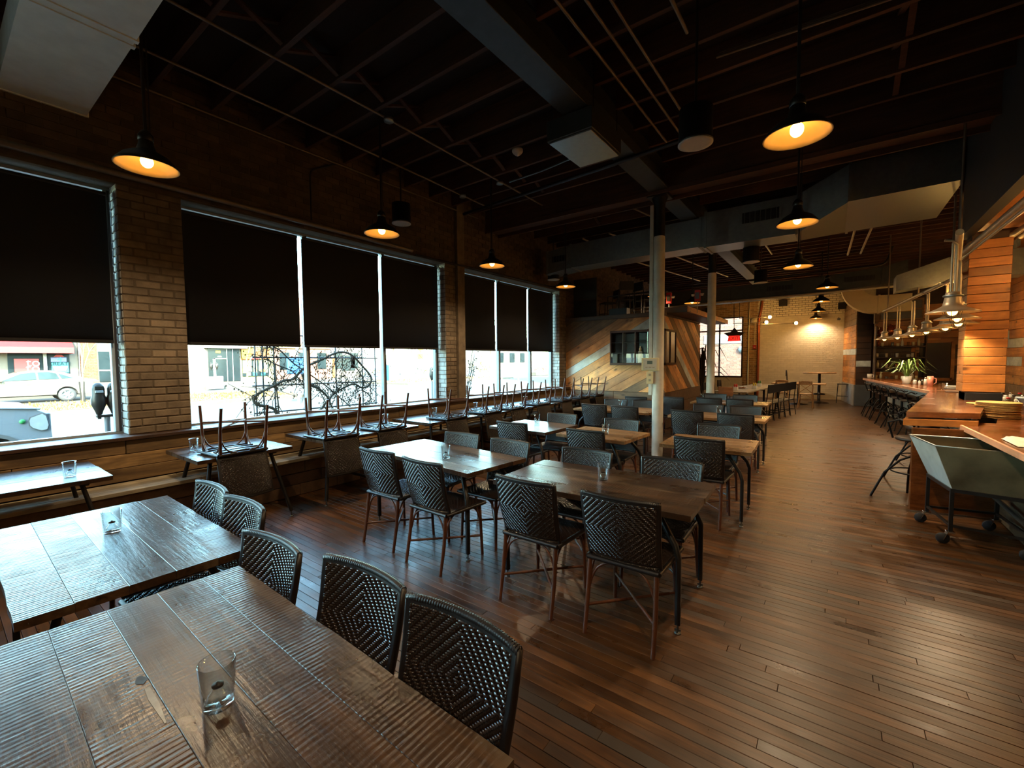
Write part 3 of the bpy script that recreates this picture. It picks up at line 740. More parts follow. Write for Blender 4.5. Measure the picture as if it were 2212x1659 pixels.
# ------------------------------------------------------------------ tables
def make_table(W_,D_,nb,mat,seed,axis=0,bent=True):
    t=thing('dining_table','x','table',group='plank dining tables'); rr=random.Random(seed); h=.755
    A,B=(W_,D_) if axis==0 else (D_,W_)
    for k in range(nb):
        b0=-B/2+B*k/nb; b1=-B/2+B*(k+1)/nb; mb=MB(); mb.tint=rr.random(); e=rr.uniform(0,.006); zt=h-rr.uniform(0,.0015)
        # boards with a slightly wavy worn outer edge
        N=14; V=[];F=[]
        for i in range(N+1):
            a=-A/2+e+(A-2*e)*i/N
            w0=rr.uniform(0,.004) if k==0 else 0; w1=rr.uniform(0,.004) if k==nb-1 else 0
            y0,y1=b0+.0003+w0,b1-.0003-w1; c_=.0014
            ring=[(y0,h-.036),(y0,zt-c_),(y0+c_,zt),(y1-c_,zt),(y1,zt-c_),(y1,h-.036)]
            for yy,zz in ring: V.append((a,yy,zz) if axis==0 else (yy,a,zz))
        for i in range(N):
            for j in range(6): F.append((i*6+j,i*6+(j+1)%6,(i+1)*6+(j+1)%6,(i+1)*6+j))
        F+=[tuple(range(6)),tuple(range(N*6,N*6+6))]
        mb.add(V,F); mb.build('plank',mat,t)
    fr=MB(); zf=h-.052
    for sy in (-1,1): fr.box(-W_/2+.1,W_/2-.1,sy*(D_/2-.14)-.015,sy*(D_/2-.14)+.015,zf-.016,zf+.0155)
    for sx in (-1,1): fr.box(sx*(W_/2-.2)-.015,sx*(W_/2-.2)+.015,-D_/2+.08,D_/2-.08,zf-.0155,zf+.0155)
    fr.build('frame','dark_steel',t)
    for sx in (-1,1):
        for sy in (-1,1):
            x0,y0=sx*(W_/2-.24),sy*(D_/2-.15); x1,y1=sx*(W_/2-.085),sy*(D_/2-.07)
            if not bent: x0,y0,x1,y1=sx*(W_/2-.17),sy*(D_/2-.16),sx*(W_/2-.02),sy*(D_/2-.03)
            lg=MB()
            P=[(x0,y0,zf),(x0+(x1-x0)*.85,y0+(y1-y0)*.85,.53),(x1,y1,.46),(x1,y1,.055)] if bent else [(x0,y0,zf),(x1,y1,.055)]
            lg.tube(P,.020,4)
            l=lg.build('leg','dark_steel',t)
            MB().tube([(x1,y1,.06),(x1,y1,.004)],.006,6).lathe([(.001,0),(.02,0),(.02,.006),(.001,.008)],10,(x1,y1,0)).bar((x1-.018,y1,.022),(x1+.018,y1,.022),.005,.012).build('levelling_foot','raw_steel',l)
    if not bent:
        MB().bar((-W_/2+.1,0,.16),(W_/2-.1,0,.16),.03,.03).build('stretcher','dark_steel',t)
    return t
def place(t,x,y,label,rz=0):
    t.location=(x,y,0); t.rotation_euler=(0,0,rz); t['label']=label; return t
TA=place(make_table(1.54,.73,5,'table_wood',3),-1.33,.405,'big glossy scarred plank table with a gouge, nearest the camera',math.radians(-1.5))
# gouge in the nearest table
gp=onz(305,1470,.755); gl=TA.matrix_basis.inverted()@gp
kn=MB(); N=12
V=[(gl.x+.022*math.cos(2*PI*i/N)+.004*math.sin(5*i),gl.y+.013*math.sin(2*PI*i/N),.7556) for i in range(N)]+[(gl.x,gl.y,.7548)]
kn.add(V,[(i,(i+1)%N,N) for i in range(N)]); kn.build('knot_hole','webbing',TA)
s0,s1=onz(318,1485,.7557),onz(358,1562,.7557); s0=TA.matrix_basis.inverted()@s0; s1=TA.matrix_basis.inverted()@s1
MB().prism([(0,-.006),(.3,-.009),(1,-.002),(1,.002),(.5,.007),(0,.005)],s0-Vector((0,0,.001)),s1-s0,Vector((0,1,0)),.0012).build('scar','bench_wood',TA)
TB=place(make_table(1.36,.78,5,'table_wood',11),-2.93,.54,'glossy ridged plank table between the gouged table and the wall bench',math.radians(-1))
TCt=place(make_table(1.52,.72,4,'table_wood',5),-3.03,2.95,'long plank table in the second row, set towards the window bench',math.radians(-5.5))
TD=place(make_table(1.42,.78,4,'table_wood',8),-1.35,2.92,'long plank table in the second row, beside the open aisle',math.radians(2))
TE=place(make_table(.93,.80,4,'table_wood',12),-3.28,4.93,'square plank table in the third row, set towards the window bench',math.radians(-3))
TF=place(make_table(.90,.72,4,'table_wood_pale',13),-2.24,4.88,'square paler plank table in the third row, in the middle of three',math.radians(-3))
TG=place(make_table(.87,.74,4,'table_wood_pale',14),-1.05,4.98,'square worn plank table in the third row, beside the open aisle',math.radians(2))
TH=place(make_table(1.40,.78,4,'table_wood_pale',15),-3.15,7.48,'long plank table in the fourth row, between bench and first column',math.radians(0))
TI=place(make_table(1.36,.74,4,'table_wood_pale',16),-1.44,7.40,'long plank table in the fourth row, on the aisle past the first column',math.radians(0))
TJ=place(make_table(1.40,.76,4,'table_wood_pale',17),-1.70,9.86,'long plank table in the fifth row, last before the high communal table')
TK=place(make_table(.9,.74,4,'table_wood',18),-3.35,9.40,'square plank table in the fifth row against the plank booth')
# chairs on the floor
a='dark woven rattan chair '
chair(-1.39,.67,'+y',a+'at the gouged table, second from its aisle end',.03)
chair(-.90,.66,'+y',a+'closest to the camera at the gouged table, aisle end',-.02)
chair(-1.95,.60,'+y',a+'at the gouged table corner next to the ridged table',.04)
chair(-2.62,.76,'+y',a+'at the ridged table, second from the bench side',.02)
chair(-3.14,.78,'+y',a+'at the ridged table, end nearest the wall bench',.0)
chair(-3.22,2.60,'-y',a+'showing its diamond back, bench end of the second-row bench-side table',.02)
chair(-2.58,2.56,'-y',a+'showing its diamond back, inner end of the second-row bench-side table',-.03)
chair(-1.61,2.57,'-y',a+'facing the booth at the second-row aisle table, inner end',0)
chair(-.97,2.58,'-y',a+'facing the booth at the second-row aisle table, aisle end',.02)
chair(-3.17,3.13,'+y',a+'across the second-row bench-side table, bench end',.05)
chair(-2.52,3.09,'+y',a+'across the second-row bench-side table, inner end',-.02)
chair(-1.70,3.12,'+y',a+'across the second-row aisle table, inner end',.02)
chair(-1.00,3.15,'+y',a+'across the second-row aisle table, aisle end',-.02)
chair(-3.24,4.63,'-y',a+'facing the booth at the third-row square table by the bench',.0)
chair(-3.12,5.17,'+y',a+'across the third-row square table by the bench',.03)
chair(-2.20,4.60,'-y',a+'facing the booth at the middle square table of the third row',-.02)
chair(-2.20,5.10,'+y',a+'across the middle square table of the third row',.0)
chair(-1.05,4.76,'-y',a+'facing the booth at the third-row square table by the aisle',.0)
chair(-1.08,5.28,'+y',a+'across the third-row square table by the aisle',-.02)
chair(-3.36,7.20,'-y',a+'facing the booth at the fourth-row bench-side table, bench end',.02)
chair(-2.78,7.15,'-y',a+'facing the booth at the fourth-row bench-side table, column end',0)
chair(-3.40,7.74,'+y',a+'across the fourth-row bench-side table, bench end',0)
chair(-2.84,7.80,'+y',a+'across the fourth-row bench-side table, column end',.02)
chair(-1.77,7.09,'-y',a+'facing the booth at the fourth-row aisle table, column end',0)
chair(-1.10,7.04,'-y',a+'facing the booth at the fourth-row aisle table, aisle end',0)
chair(-1.71,7.70,'+y',a+'across the fourth-row aisle table, column end',.02)
chair(-1.14,7.66,'+y',a+'across the fourth-row aisle table, aisle end',0)
chair(-1.98,9.52,'-y',a+'facing the communal table at the fifth-row table, column end',0)
chair(-1.44,9.54,'-y',a+'facing the communal table at the fifth-row table, aisle end',0)
chair(-2.10,10.12,'+y',a+'across the fifth-row table, column end',0)
chair(-1.50,10.10,'+y',a+'across the fifth-row table, aisle end',0)
chair(-2.62,9.36,'-y',a+'alone beside the first column, before the booth corner',-.1)
chair(-3.30,9.06,'-y',a+'at the square fifth-row table against the booth',0)
# wall tables and the chairs put upside down on them
ordw=['first','second','third','fourth','fifth','sixth','seventh']
WT=[(1.43,2.30),(2.64,4.05),(4.27,5.30),(5.41,6.74),(6.86,7.72),(7.82,9.26),(9.36,10.1)]
tw0=place(make_table(.86,.84,5,'table_wood',21,1,False),-5.03,.44,'small two-seat table against the wall bench below the parked cars')
for i,(y0,y1) in enumerate(WT):
    lab='%s bench-side table past the brick pier, with %s upside down on it'%(ordw[i],'two chairs' if i in (1,3,5) else 'one chair')
    place(make_table(.86,y1-y0,5,'table_wood',30+i,1,False),-5.04,(y0+y1)/2,lab)
UP=[1.80,2.86,3.58,4.78,5.66,6.38,7.25,8.15,9.0,9.78]
on=['upside-down rattan chair alone on the first bench-side table','upside-down rattan chair on the second bench-side table, half nearer the camera','upside-down rattan chair on the second bench-side table, half nearer the booth','upside-down rattan chair alone on the third bench-side table','upside-down rattan chair on the fourth bench-side table, half nearer the camera','upside-down rattan chair on the fourth bench-side table, half nearer the booth','upside-down rattan chair alone on the fifth bench-side table','upside-down rattan chair on the sixth bench-side table, half nearer the camera','upside-down rattan chair on the sixth bench-side table, half nearer the booth','upside-down rattan chair on the last bench-side table, against the booth']
for y,l in zip(UP,on): chair(-4.78,y,'',l,R.uniform(-.03,.03),True)
# ------------------------------------------------------------------ tumblers
def make_tumbler():
    t=thing('glass_tumbler','x','tumbler',group='clear tumblers on the tables')
    MB().lathe([(.001,0),(.034,0),(.036,.004),(.043,.118),(.0425,.1195),(.0405,.118),(.0345,.016),(.033,.012),(.001,.012)],36).build('glass','tumbler_glass',t)
    MB().lathe([(.001,.0125),(.026,.0125),(.0275,.018),(.022,.034),(.013,.044),(.011,.052),(.001,.052)],24).build('candle_flask','tumbler_glass',t)
    MB().lathe([(.001,.052),(.014,.052),(.014,.057),(.006,.060),(.001,.064)],18).build('burner_cap','black_steel',t)
    return t
tm0=make_tumbler(); bpy.context.view_layer.update(); tm_t=proto_tree(tm0); k=0
for (px,py,l) in ((472,1523,'large clear tumbler with an oil candle on the gouged table nearest the camera'),(243,1150,'clear tumbler with an oil candle on the glossy ridged table'),(151,1030,'clear tumbler on the small bench table below the parked cars'),(1303,1036,'clear tumbler on the second-row table beside the aisle'),(963,990,'clear tumbler on the second-row table towards the bench'),(1160,913,'clear tumbler on the third-row square table by the bench'),(1308,938,'clear tumbler on the middle square table of the third row'),(1340,877,'clear tumbler on the fourth-row table between bench and column'),(1552,893,'clear tumbler on the fourth-row table on the aisle'),(1517,861,'clear tumbler on the fifth-row table')):
    o=tm0 if k==0 else dup(tm_t); k+=1; p=onz(px,py,.755); o.location=(p.x,p.y,.7555); o['label']=l; o.rotation_euler=(0,0,k*.7)
for (x,y,l) in ((-5.22,1.60,'clear tumbler on the first bench-side table, behind chair legs'),(-5.25,3.98,'clear tumbler at the far end of the second bench-side table'),(-5.28,4.98,'clear tumbler on the third bench-side table'),(-5.28,6.0,'clear tumbler on the fourth bench-side table'),(-5.28,7.6,'clear tumbler on the fifth bench-side table')):
    o=dup(tm_t); o.location=(x,y,.7555); o['label']=l
# ------------------------------------------------------------------ pendant lamps
def make_pendant():
    t=thing('pendant_lamp','x','lamp',group='dome pendant lamps')
    MB().lathe([(.205,0),(.206,.006),(.19,.03),(.15,.075),(.10,.105),(.065,.125),(.05,.17),(.046,.20)],32).build('shade','shade_black',t)
    MB().lathe([(.205,0),(.198,.0),(.184,.026),(.146,.070),(.097,.10),(.05,.115),(.001,.118)],32).build('reflector','enamel',t)
    MB().lathe([(.046,.20),(.05,.205),(.05,.24),(.03,.27),(.012,.285),(.001,.285)],20).build('socket_cap','shade_black',t)
    MB().tube([(0,0,.28),(0,0,1.58)],.011,10).build('stem','pipe_dark',t)
    MB().tube([(.03,0,.27),(.032,.0,.8),(.028,0,1.58)],.005,6).build('cord','pipe_dark',t)
    MB().lathe([(.001,1.55),(.06,1.55),(.05,1.59),(.001,1.59)],18).build('canopy','pipe_dark',t)
    MB().sphere((0,0,.045),.042,16,12,1.15).build('bulb','bulb',t)
    sp=bpy.data.lights.new('lamp_light','SPOT'); sp.energy=95; sp.color=(1,.72,.42); sp.spot_size=math.radians(150); sp.spot_blend=.7; sp.shadow_soft_size=.04
    so_=bpy.data.objects.new('lamp_light',sp); C.objects.link(so_); so_.parent=t; so_.location=(0,0,-.02)
    return t
pe0=make_pendant(); bpy.context.view_layer.update(); pe_t=proto_tree(pe0); k=0
PEN=[(318,362,'dome pendant lamp before the brick pier between the first two windows'),(825,506,'dome pendant lamp over the bench beside the drum speaker'),(1063,575,'dome pendant lamp before the second brick pier'),(1222,620,'dome pendant lamp before the plank booth wall'),(1721,295,'largest dome pendant lamp over the aisle, nearest of its row'),(1722,484,'second dome pendant lamp over the aisle, under the crossing duct'),(1724,577,'third dome pendant lamp over the aisle'),(1787,622,'fourth dome pendant lamp over the aisle, before the far grey duct'),(1774,652,'fifth dome pendant lamp over the aisle, against the white wall'),(1768,673,'sixth dome pendant lamp over the aisle, against the white wall'),(1762,688,'last and smallest dome pendant lamp against the white wall'),(1495,655,'dark dome pendant lamp above the booth roof'),(1418,640,'dome pendant lamp half hidden behind the first column')]
for px,py,l in PEN:
    o=pe0 if k==0 else dup(pe_t); k+=1; p=onz(px,py,3.10 if px==1724 else 3.17); o.location=p; o['label']=l; o.rotation_euler=(0,0,k)
    if px==1724: o.scale=(1,1,1.042)
for x,y in ((-.25,1.1),(-.22,-1.3),(-4.4,-1.2)):   # unseen pendants added for their light, in line with the rows
    o=dup(pe_t); o.location=(x,y,3.17); o['label']='unseen dome pendant lamp added for its light, %s'%{1.1:'just over the nearest table',-1.3:'over the entrance aisle',-1.2:'over the bench'}[y]
# ------------------------------------------------------------------ plank booth
def clip(poly,a,b,c_):      # keep a*x+b*y<=c
    outp=[]
    for i in range(len(poly)):
        p,q=poly[i],poly[(i+1)%len(poly)]; fp,fq=a*p[0]+b*p[1]-c_,a*q[0]+b*q[1]-c_
        if fp<=0: outp.append(p)
        if (fp<0<fq) or (fq<0<fp): s=fp/(fp-fq); outp.append((p[0]+(q[0]-p[0])*s,p[1]+(q[1]-p[1])*s))
    return outp
def diag(parent,L,z0,z1,ang,wd,o,u,matfn,gap=.006,th=.022):
    ca,sa=math.cos(ang),math.sin(ang); k=0; n0=-int(3/wd)-2
    for k in range(n0,int(8/wd)):
        strip=[(0,z0),(L,z0),(L,z1),(0,z1)]
        # distance across the strip d = -x*sin+z*cos
        lo,hi=k*wd+gap/2,(k+1)*wd-gap/2
        p=clip(strip,sa,-ca,-lo); p=clip(p,-sa,ca,hi) if len(p)>2 else p
        if len(p)<3: continue
        mb=MB(); mb.tint=R.random(); m=matfn(k)
        # local mesh along the board so the grain follows it
        off=R.uniform(0,.006); q=[(x*ca+z*sa,-x*sa+z*ca) for x,z in p]
        mb.prism([(x,y) for x,y in q],(0,-(th+off),0),(1,0,0),(0,0,1),-(th+off)) if False else mb.prism(q,(0,0,0),(1,0,0),(0,0,1),th+off)
        ob=mb.build('diagonal_plank',m,parent); ob.location=o
        ux=Vector(u); up=Vector((0,0,1)); ex=ux*ca+up*sa; ez=-ux*sa+up*ca; ey=ez.cross(ex)
        ob.rotation_euler=Matrix((ex,ey,ez)).transposed().to_euler()
BX=-3.16; BY=10.2
bo=thing('plank_booth','tall booth clad in diagonal honey planks with a corner window','booth',(0,0,0))
MB().box(XW,BX-.03,BY+.03,13.5,0,2.66).build('core','dark_wood',bo)
def fm(k): return 'white_wood' if k==5 else ('grey_wood' if (k>=8 or k in (-1,-4)) else 'honey_wood')
diag(bo,BX-XW,.86,2.64,math.radians(29),.20,(XW,BY+.028,0),(1,0,0),fm)
diag(bo,3.3,.86,2.64,math.radians(-31),.20,(BX-.028,BY,0),(0,1,0),lambda k:'white_wood' if k in (10,) else ('honey_wood' if k%3 else 'grey_wood'))
MB().cbox(XW,BX+.03,BY-.06,BY+.06,2.64,2.74,.006).build('top_trim','fence_brown',bo)
MB().cbox(XW,BX,BY,13.5,2.66,2.70,.004).build('roof_deck','dark_wood',bo)
for k in range(3):
    x=XW
    while x<BX:
        L=R.uniform(.6,1.2); mb=MB(); mb.tint=R.random(); mb.cbox(x+.002,min(x+L,BX)-.002,BY-.03,BY+.02,.02+k*.28,.29+k*.28,.004); mb.build('base_plank','grey_wood',bo); x+=L
    mb=MB(); mb.tint=R.random(); mb.cbox(BX-.02,BX+.03,BY-.02,13.5,.02+k*.28,.29+k*.28,.004); mb.build('base_plank','fence_brown',bo)
MB().cbox(BX-.1,BX+.42,BY+.25,14.9,2.72,2.86,.006).build('roof_eave','fence_brown',bo)
for k in range(5):
    mb=MB(); mb.tint=R.random(); mb.cbox(BX+.42,BX+.45,BY+.27+k*.92,BY+.27+(k+1)*.92-.006,2.73,2.85,.003); mb.build('fascia_board','honey_wood_upright',bo)
wi=struct('window_5'); wx0=-4.44
f=MB(); 
for z in (1.53,2.31): f.cbox(wx0,BX+.05,BY-.15,BY-.02,z-.02,z+.03,.004)
f.build('frame_rail','dark_wood',wi)
for x in (wx0,-3.82,BX+.02): MB().cbox(x,x+.035,BY-.15,BY-.02,1.56,2.29,.004).build('frame_stile','dark_wood',wi)
MB().box(wx0+.03,BX+.02,BY-.028,BY-.02,1.55,2.3).build('dark_back','mirror_dark',wi)
for x0,x1 in ((wx0+.035,-3.82),(-3.785,BX+.02)):
    MB().box(x0,x1,BY-.142,BY-.138,1.56,2.29).build('pane','pane',wi)
    MB().cbox((x0+x1)/2-.008,(x0+x1)/2+.008,BY-.148,BY-.132,1.56,2.29,.002).build('glazing_bar','raw_steel',wi)
    for z in (1.8,2.05): MB().cbox(x0,x1,BY-.147,BY-.133,z-.006,z+.006,.002).build('glazing_bar','dark_steel',wi)
MB().cbox(BX+.03,BX+.05,BY-.15,10.98,1.51,1.56,.004).cbox(BX+.03,BX+.05,BY-.15,10.98,2.29,2.34,.004).cbox(BX+.03,BX+.05,10.94,10.98,1.56,2.29,.004).cbox(BX+.03,BX+.05,10.5,10.53,1.56,2.29,.004).build('side_frame','dark_wood',wi)
MB().box(BX+.028,BX+.034,BY-.02,10.94,1.56,2.29).build('side_pane_back','mirror_dark',wi)
t=thing('paper_roll','white paper roll standing inside the booth window','paper roll',(-3.70,BY-.085,1.56)); MB().lathe([(.001,0),(.045,0),(.045,.27),(.001,.27)],18).build('roll','white',t); MB().lathe([(.001,.27),(.03,.27),(.03,.34),(.012,.36),(.012,.40),(.001,.40)],14).build('holder','cream',t)
t=thing('utensil_crock','small white crock with a spoon inside the booth window','crock',(-3.42,BY-.085,1.56)); MB().lathe([(.001,0),(.05,0),(.054,.10),(.05,.10),(.047,.01),(.001,.01)],18).build('crock','ceramic',t); MB().tube([(0,0,.02),(-.03,0,.22)],.005,6).build('spoon','raw_steel',t)
t=thing('louvred_box','small grey louvred box in the booth window corner','box',(-4.32,BY-.085,1.56)); MB().cbox(-.06,.06,-.03,.03,0,.22,.004).build('body','trim_grey',t)
for k in range(5): MB().bar((-.055,-.033,.03+k*.04),(.055,-.033,.03+k*.04),.006,.02).build('louver','raw_steel',t)
# things stored on the booth roof
def bar_chair(loc,rz,lab,group,mseat='black_plastic',h=.46,back=.85,name='metal_chair',cat='chair',mframe='black_steel'):
    t=thing(name,lab,cat,loc,rz,group)
    MB().cbox(-.19,.19,-.19,.19,h-.025,h,.01).build('seat',mseat,t)
    for sx in (-1,1):
        MB().tube([(sx*.2,.2,0),(sx*.165,.165,h-.02)],.011,8).build('leg','black_steel' if mframe is None else mframe,t)
        MB().tube([(sx*.2,-.22,0),(sx*.165,-.175,h-.02),(sx*.165,-.22,back)],.011,8).build('leg',mframe,t)
    MB().cbox(-.175,.175,-.232,-.212,back-.22,back,.006).build('backrest',mseat,t)
    for z in (h*.35,):
        MB().tube([(-.19,.19,z),(.19,.19,z)],.008,6).build('rung',mframe,t); MB().tube([(-.19,-.205,z),(.19,-.205,z)],.008,6).build('rung',mframe,t)
        MB().tube([(-.19,.19,z),(-.19,-.205,z)],.008,6).build('rung',mframe,t); MB().tube([(.19,.19,z),(.19,-.205,z)],.008,6).build('rung',mframe,t)
    return t
bar_chair((-4.35,10.75,2.70),.6,'black metal chair stored on the booth roof, near the brick wall','chairs stored on the booth roof',back=.9)
bar_chair((-3.95,11.1,2.70),-.5,'black metal chair stored on the booth roof, near the column','chairs stored on the booth roof',back=.9)
bar_chair((-4.9,11.0,2.70),2.4,'black metal chair stored on the booth roof, deepest in the corner','chairs stored on the booth roof',back=.8)
t=thing('roof_railing','low black metal railing along the booth roof','railing',(0,0,2.70))
MB().tube([(-4.7,10.5,.55),(-3.25,10.5,.55)],.014,8).build('top_rail','pipe_dark',t); MB().tube([(-4.7,10.5,.2),(-3.25,10.5,.2)],.01,8).build('lower_rail','pipe_dark',t)
for k in range(6): MB().tube([(-4.7+k*.29,10.5,0),(-4.7+k*.29,10.5,.55)],.012,8).build('post','pipe_dark',t)
t=thing('leaning_board','large dark panel leaning on the booth roof by the brick wall','panel',(-5.35,10.6,2.745)); MB().cbox(-.38,.30,-.02,.02,0,1.05,.01).build('board','bulkhead',t); MB().bar((-.3,-.03,.5),(.25,-.03,.5),.02,.04).build('batten','dark_wood',t)
t=thing('storage_crate','black crate on the booth roof beside the railing','crate',(-4.3,10.3,2.745)); 
for a,b in (((-.22,-.1),(.22,-.1)),((-.22,.1),(.22,.1)),((-.22,-.1),(-.22,.1)),((.22,-.1),(.22,.1))): MB().bar((a[0],a[1],.075),(b[0],b[1],.075),.012,.15).build('side','black_plastic',t)
MB().box(-.22,.22,-.1,.1,0,.01).build('base','black_plastic',t)
for x,l in ((-3.28,'red fire alarm strobe with lamp heads, street side of the first column'),(-2.62,'red fire alarm strobe with lamp heads, aisle side of the first column')):
    t=thing('alarm_strobe',l,'alarm',(x,10.9,3.0)); MB().cbox(-.06,.06,-.04,.04,0,.26,.008).build('housing','red',t); MB().cbox(-.045,.045,-.05,-.04,.05,.2,.004).build('lens_panel','trim_grey',t)
    for s in (-1,1): MB().lathe([(.001,0),(.03,.0),(.045,.05),(.001,.055)],14,(s*.1,-.02,.12)).build('lamp_head','white',t)
    MB().tube([(0,0,0),(0,0,-.28)],.01,6).build('mount_pipe','pipe_pale',t)
# ------------------------------------------------------------------ high communal table and its stools
t=thing('communal_table','long pale communal table behind the rattan tables','table',(-2.02,15.1,0),-.10)
for k in range(4): mb=MB(); mb.tint=R.random(); mb.cbox(-.42+k*.21+.001,-.42+(k+1)*.21-.001,-2.2,2.2,.72,.76,.004); mb.build('plank','bench_wood',t)
for sx in (-1,1):
    for y in (-1.9,0,1.9): MB().bar((sx*.34,y,.71),(sx*.34,y,0),.05,.05,c=.004).build('leg','dark_steel',t)
MB().bar((0,-1.9,.16),(0,1.9,.16),.05,.05).build('foot_rail','dark_steel',t); MB().bar((-.34,0,.69),(.34,0,.69),.05,.05).build('cross_beam','dark_steel',t)
for k in range(5): bar_chair((-1.50+k*.09,13.15+k*.47,0),PI/2-.32,'black metal chair with pale seat, %s along the communal table on the aisle'%ORD[k],'metal chairs at the communal table','black_plastic',.46,.96)
bar_chair((-2.22,12.45,0),0,'metal chair with an orange wooden back at the head of the communal table','metal chairs at the communal table','orange_wood',.46,.92)
for k in range(3): bar_chair((-2.86,13.8+k*1.0,0),-PI/2-.1,'black metal chair on the booth side of the communal table, %s'%ORD[k],'metal chairs at the communal table','black_plastic',.46,.94)
for i,(x,y,c_) in enumerate(((-2.2,13.5,'red'),(-1.85,14.4,'yellow'),(-1.9,15.8,'green'))):
    t=thing('sauce_caddy','white sauce caddy on the communal table, %s'%('nearest the orange-backed stool','in the middle','towards the back wall')[i],'caddy',(x,y,.7605),group='sauce caddies'); MB().cbox(-.06,.06,-.05,.05,0,.09,.006).build('box','ceramic',t)
    for s in (-1,1): MB().lathe([(.001,.09),(.02,.09),(.02,.15),(.008,.18),(.001,.18)],12,(s*.025,0,0)).build('bottle',c_,t)
t=thing('serving_tray','round dark tray with bowls on the communal table','tray',(-2.3,14.5,.7605)); MB().lathe([(.001,0),(.2,0),(.22,.03),(.21,.03),(.19,.01),(.001,.01)],24).build('tray','bar_wood',t); MB().lathe([(.001,.01),(.05,.01),(.08,.06),(.075,.06),(.001,.02)],18,(.05,.03,0)).build('bowl','ceramic',t)
def xchair(loc,rz,lab):
    t=thing('crossback_chair',lab,'chair',loc,rz,'cross-back bistro chairs')
    MB().lathe([(.001,.44),(.2,.44),(.215,.455),(.2,.47),(.001,.47)],24).build('seat','tan_wood',t)
    for sx in (-1,1):
        MB().tube([(sx*.2,.18,0),(sx*.17,.15,.45)],.016,8).build('leg','tan_wood',t)
        MB().tube([(sx*.2,-.24,0),(sx*.18,-.19,.45),(sx*.2,-.24,.72)],.016,8).build('leg','tan_wood',t)
    MB().tube([(-.2,-.24,.72),(-.17,-.25,.83),(-.1,-.27,.88),(.1,-.27,.88),(.17,-.25,.83),(.2,-.24,.72)],.018,8).cbox(-.19,.19,-.275,-.25,.80,.885,.008).build('top_rail','tan_wood',t)
    MB().tube([(-.18,-.2,.5),(0,-.235,.66),(.17,-.25,.80)],.01,8).build('cross_brace','tan_wood',t); MB().tube([(.18,-.2,.5),(0,-.225,.66),(-.17,-.25,.80)],.01,8).build('cross_brace','tan_wood',t)
    for sx in (-1,1): MB().tube([(sx*.19,-.22,.22),(sx*.12,-.2,.38),(0,-.19,.43)],.01,7).build('arch_brace','tan_wood',t)
    return t
xchair((-1.45,17.9,0),.06,'tan cross-back bistro chair at the back, closer to the red wall pipe')
xchair((-.72,17.4,0),-.05,'tan cross-back bistro chair at the back, closer to the bar end')
t=thing('bistro_table','low pale table behind the two cross-back chairs','table',(-1.0,18.55,0)); MB().cbox(-.8,.8,-.4,.4,.72,.76,.01).build('tabletop','tan_wood',t); MB().lathe([(.3,0),(.28,.02),(.04,.05),(.035,.72)],18).build('pedestal','dark_steel',t)
t=thing('round_high_table','round wooden high table before the white brick wall','table',(-.42,19.5,0)); MB().lathe([(.001,1.08),(.5,1.08),(.51,1.10),(.5,1.12),(.001,1.12)],36).build('tabletop','tan_wood',t); MB().lathe([(.32,0),(.3,.02),(.05,.06),(.045,1.08)],18).build('pedestal','dark_steel',t); MB().lathe([(.18,.3),(.19,.32),(.18,.34)],20).build('foot_ring','dark_steel',t)
bar_chair((-1.25,19.75,0),-PI/2,'dark high chair on the pipe side of the round high table','high chairs at the round table','black_plastic',.7,1.18,'high_chair','chair','dark_steel'); bar_chair((.3,19.9,0),PI/2,'dark high chair on the bar side of the round high table','high chairs at the round table','black_plastic',.7,1.18,'high_chair','chair','dark_steel')
# back wall fittings
wk=struct('window_4')
for x in (-5.7,-4.1,-3.2): MB().cbox(x-.03,x+.03,20.98,21.06,.86,3.43,.004).build('mullion','frame_dark',wk)
for z in (.86,2.86,3.42): MB().cbox(-5.73,-3.18,20.98,21.06,z-.03,z+.03,.004).build('transom','frame_dark',wk)
for a,b in ((-5.67,-4.13),(-4.07,-3.23)):
    for z0,z1 in ((.89,2.83),(2.89,3.39)): MB().box(a,b,21.02,21.026,z0,z1).build('pane','pane',wk)
pipe('wall_pipe','red standpipe rising at the edge of the white brick wall',[(-2.58,20.93,.0),(-2.58,20.93,3.3),(-2.5,20.93,3.7),(-2.45,20.93,4.4)],.05,'copper')
pipe('wall_pipe','cream vertical pipe on the narrow brick pier beside the back window',[(-2.95,20.95,.1),(-2.95,20.95,4.0)],.03,'cream')
t=thing('fire_pull','small red fire alarm pull station on the brick pier','alarm',(-2.72,20.92,2.05)); MB().cbox(-.06,.06,-.03,.06,0,.16,.006).build('housing','red',t); MB().cbox(-.03,.03,-.045,-.03,.05,.08,.003).build('handle','white',t); MB().tube([(0,0,.16),(0,0,1.3)],.015,6).build('conduit','cream',t)
t=thing('wall_globe','round cream wall bell on the brick pier','bell',(-2.75,20.9,3.22)); MB().lathe([(.001,0),(.10,.0),(.12,.04),(.09,.08),(.001,.1)],20,mat=Matrix.Rotation(PI/2,4,'X')).build('dome','cream',t)
for i,(px,py,dx) in enumerate(((1661,685,-1.0),(1653.6,696,-1.1),(1717.6,698,-1.5))):
    x,y,z=ony(px,py,19.0)
    t=thing('bulb_arm','bare glowing bulb on a thin arm before the white wall, %s of three'%('upper','first lower','last lower')[i],'lamp',(x,y,z),group='bulb arms by the back wall')
    MB().tube([(0,0,.0),(dx,0,.01)],.012,6).build('arm','pipe_pale',t); MB().sphere((.03,0,0),.055,14,10).build('bulb','bulb_small',t); MB().lathe([(.001,-.03),(.03,-.03),(.03,.03),(.001,.03)],12,(-.04,0,0),mat=Matrix.Rotation(PI/2,4,'Y')).build('socket','pipe_dark',t); MB().tube([(dx,0,.01),(dx,0,4.755-z)],.01,6).build('drop_rod','pipe_dark',t)
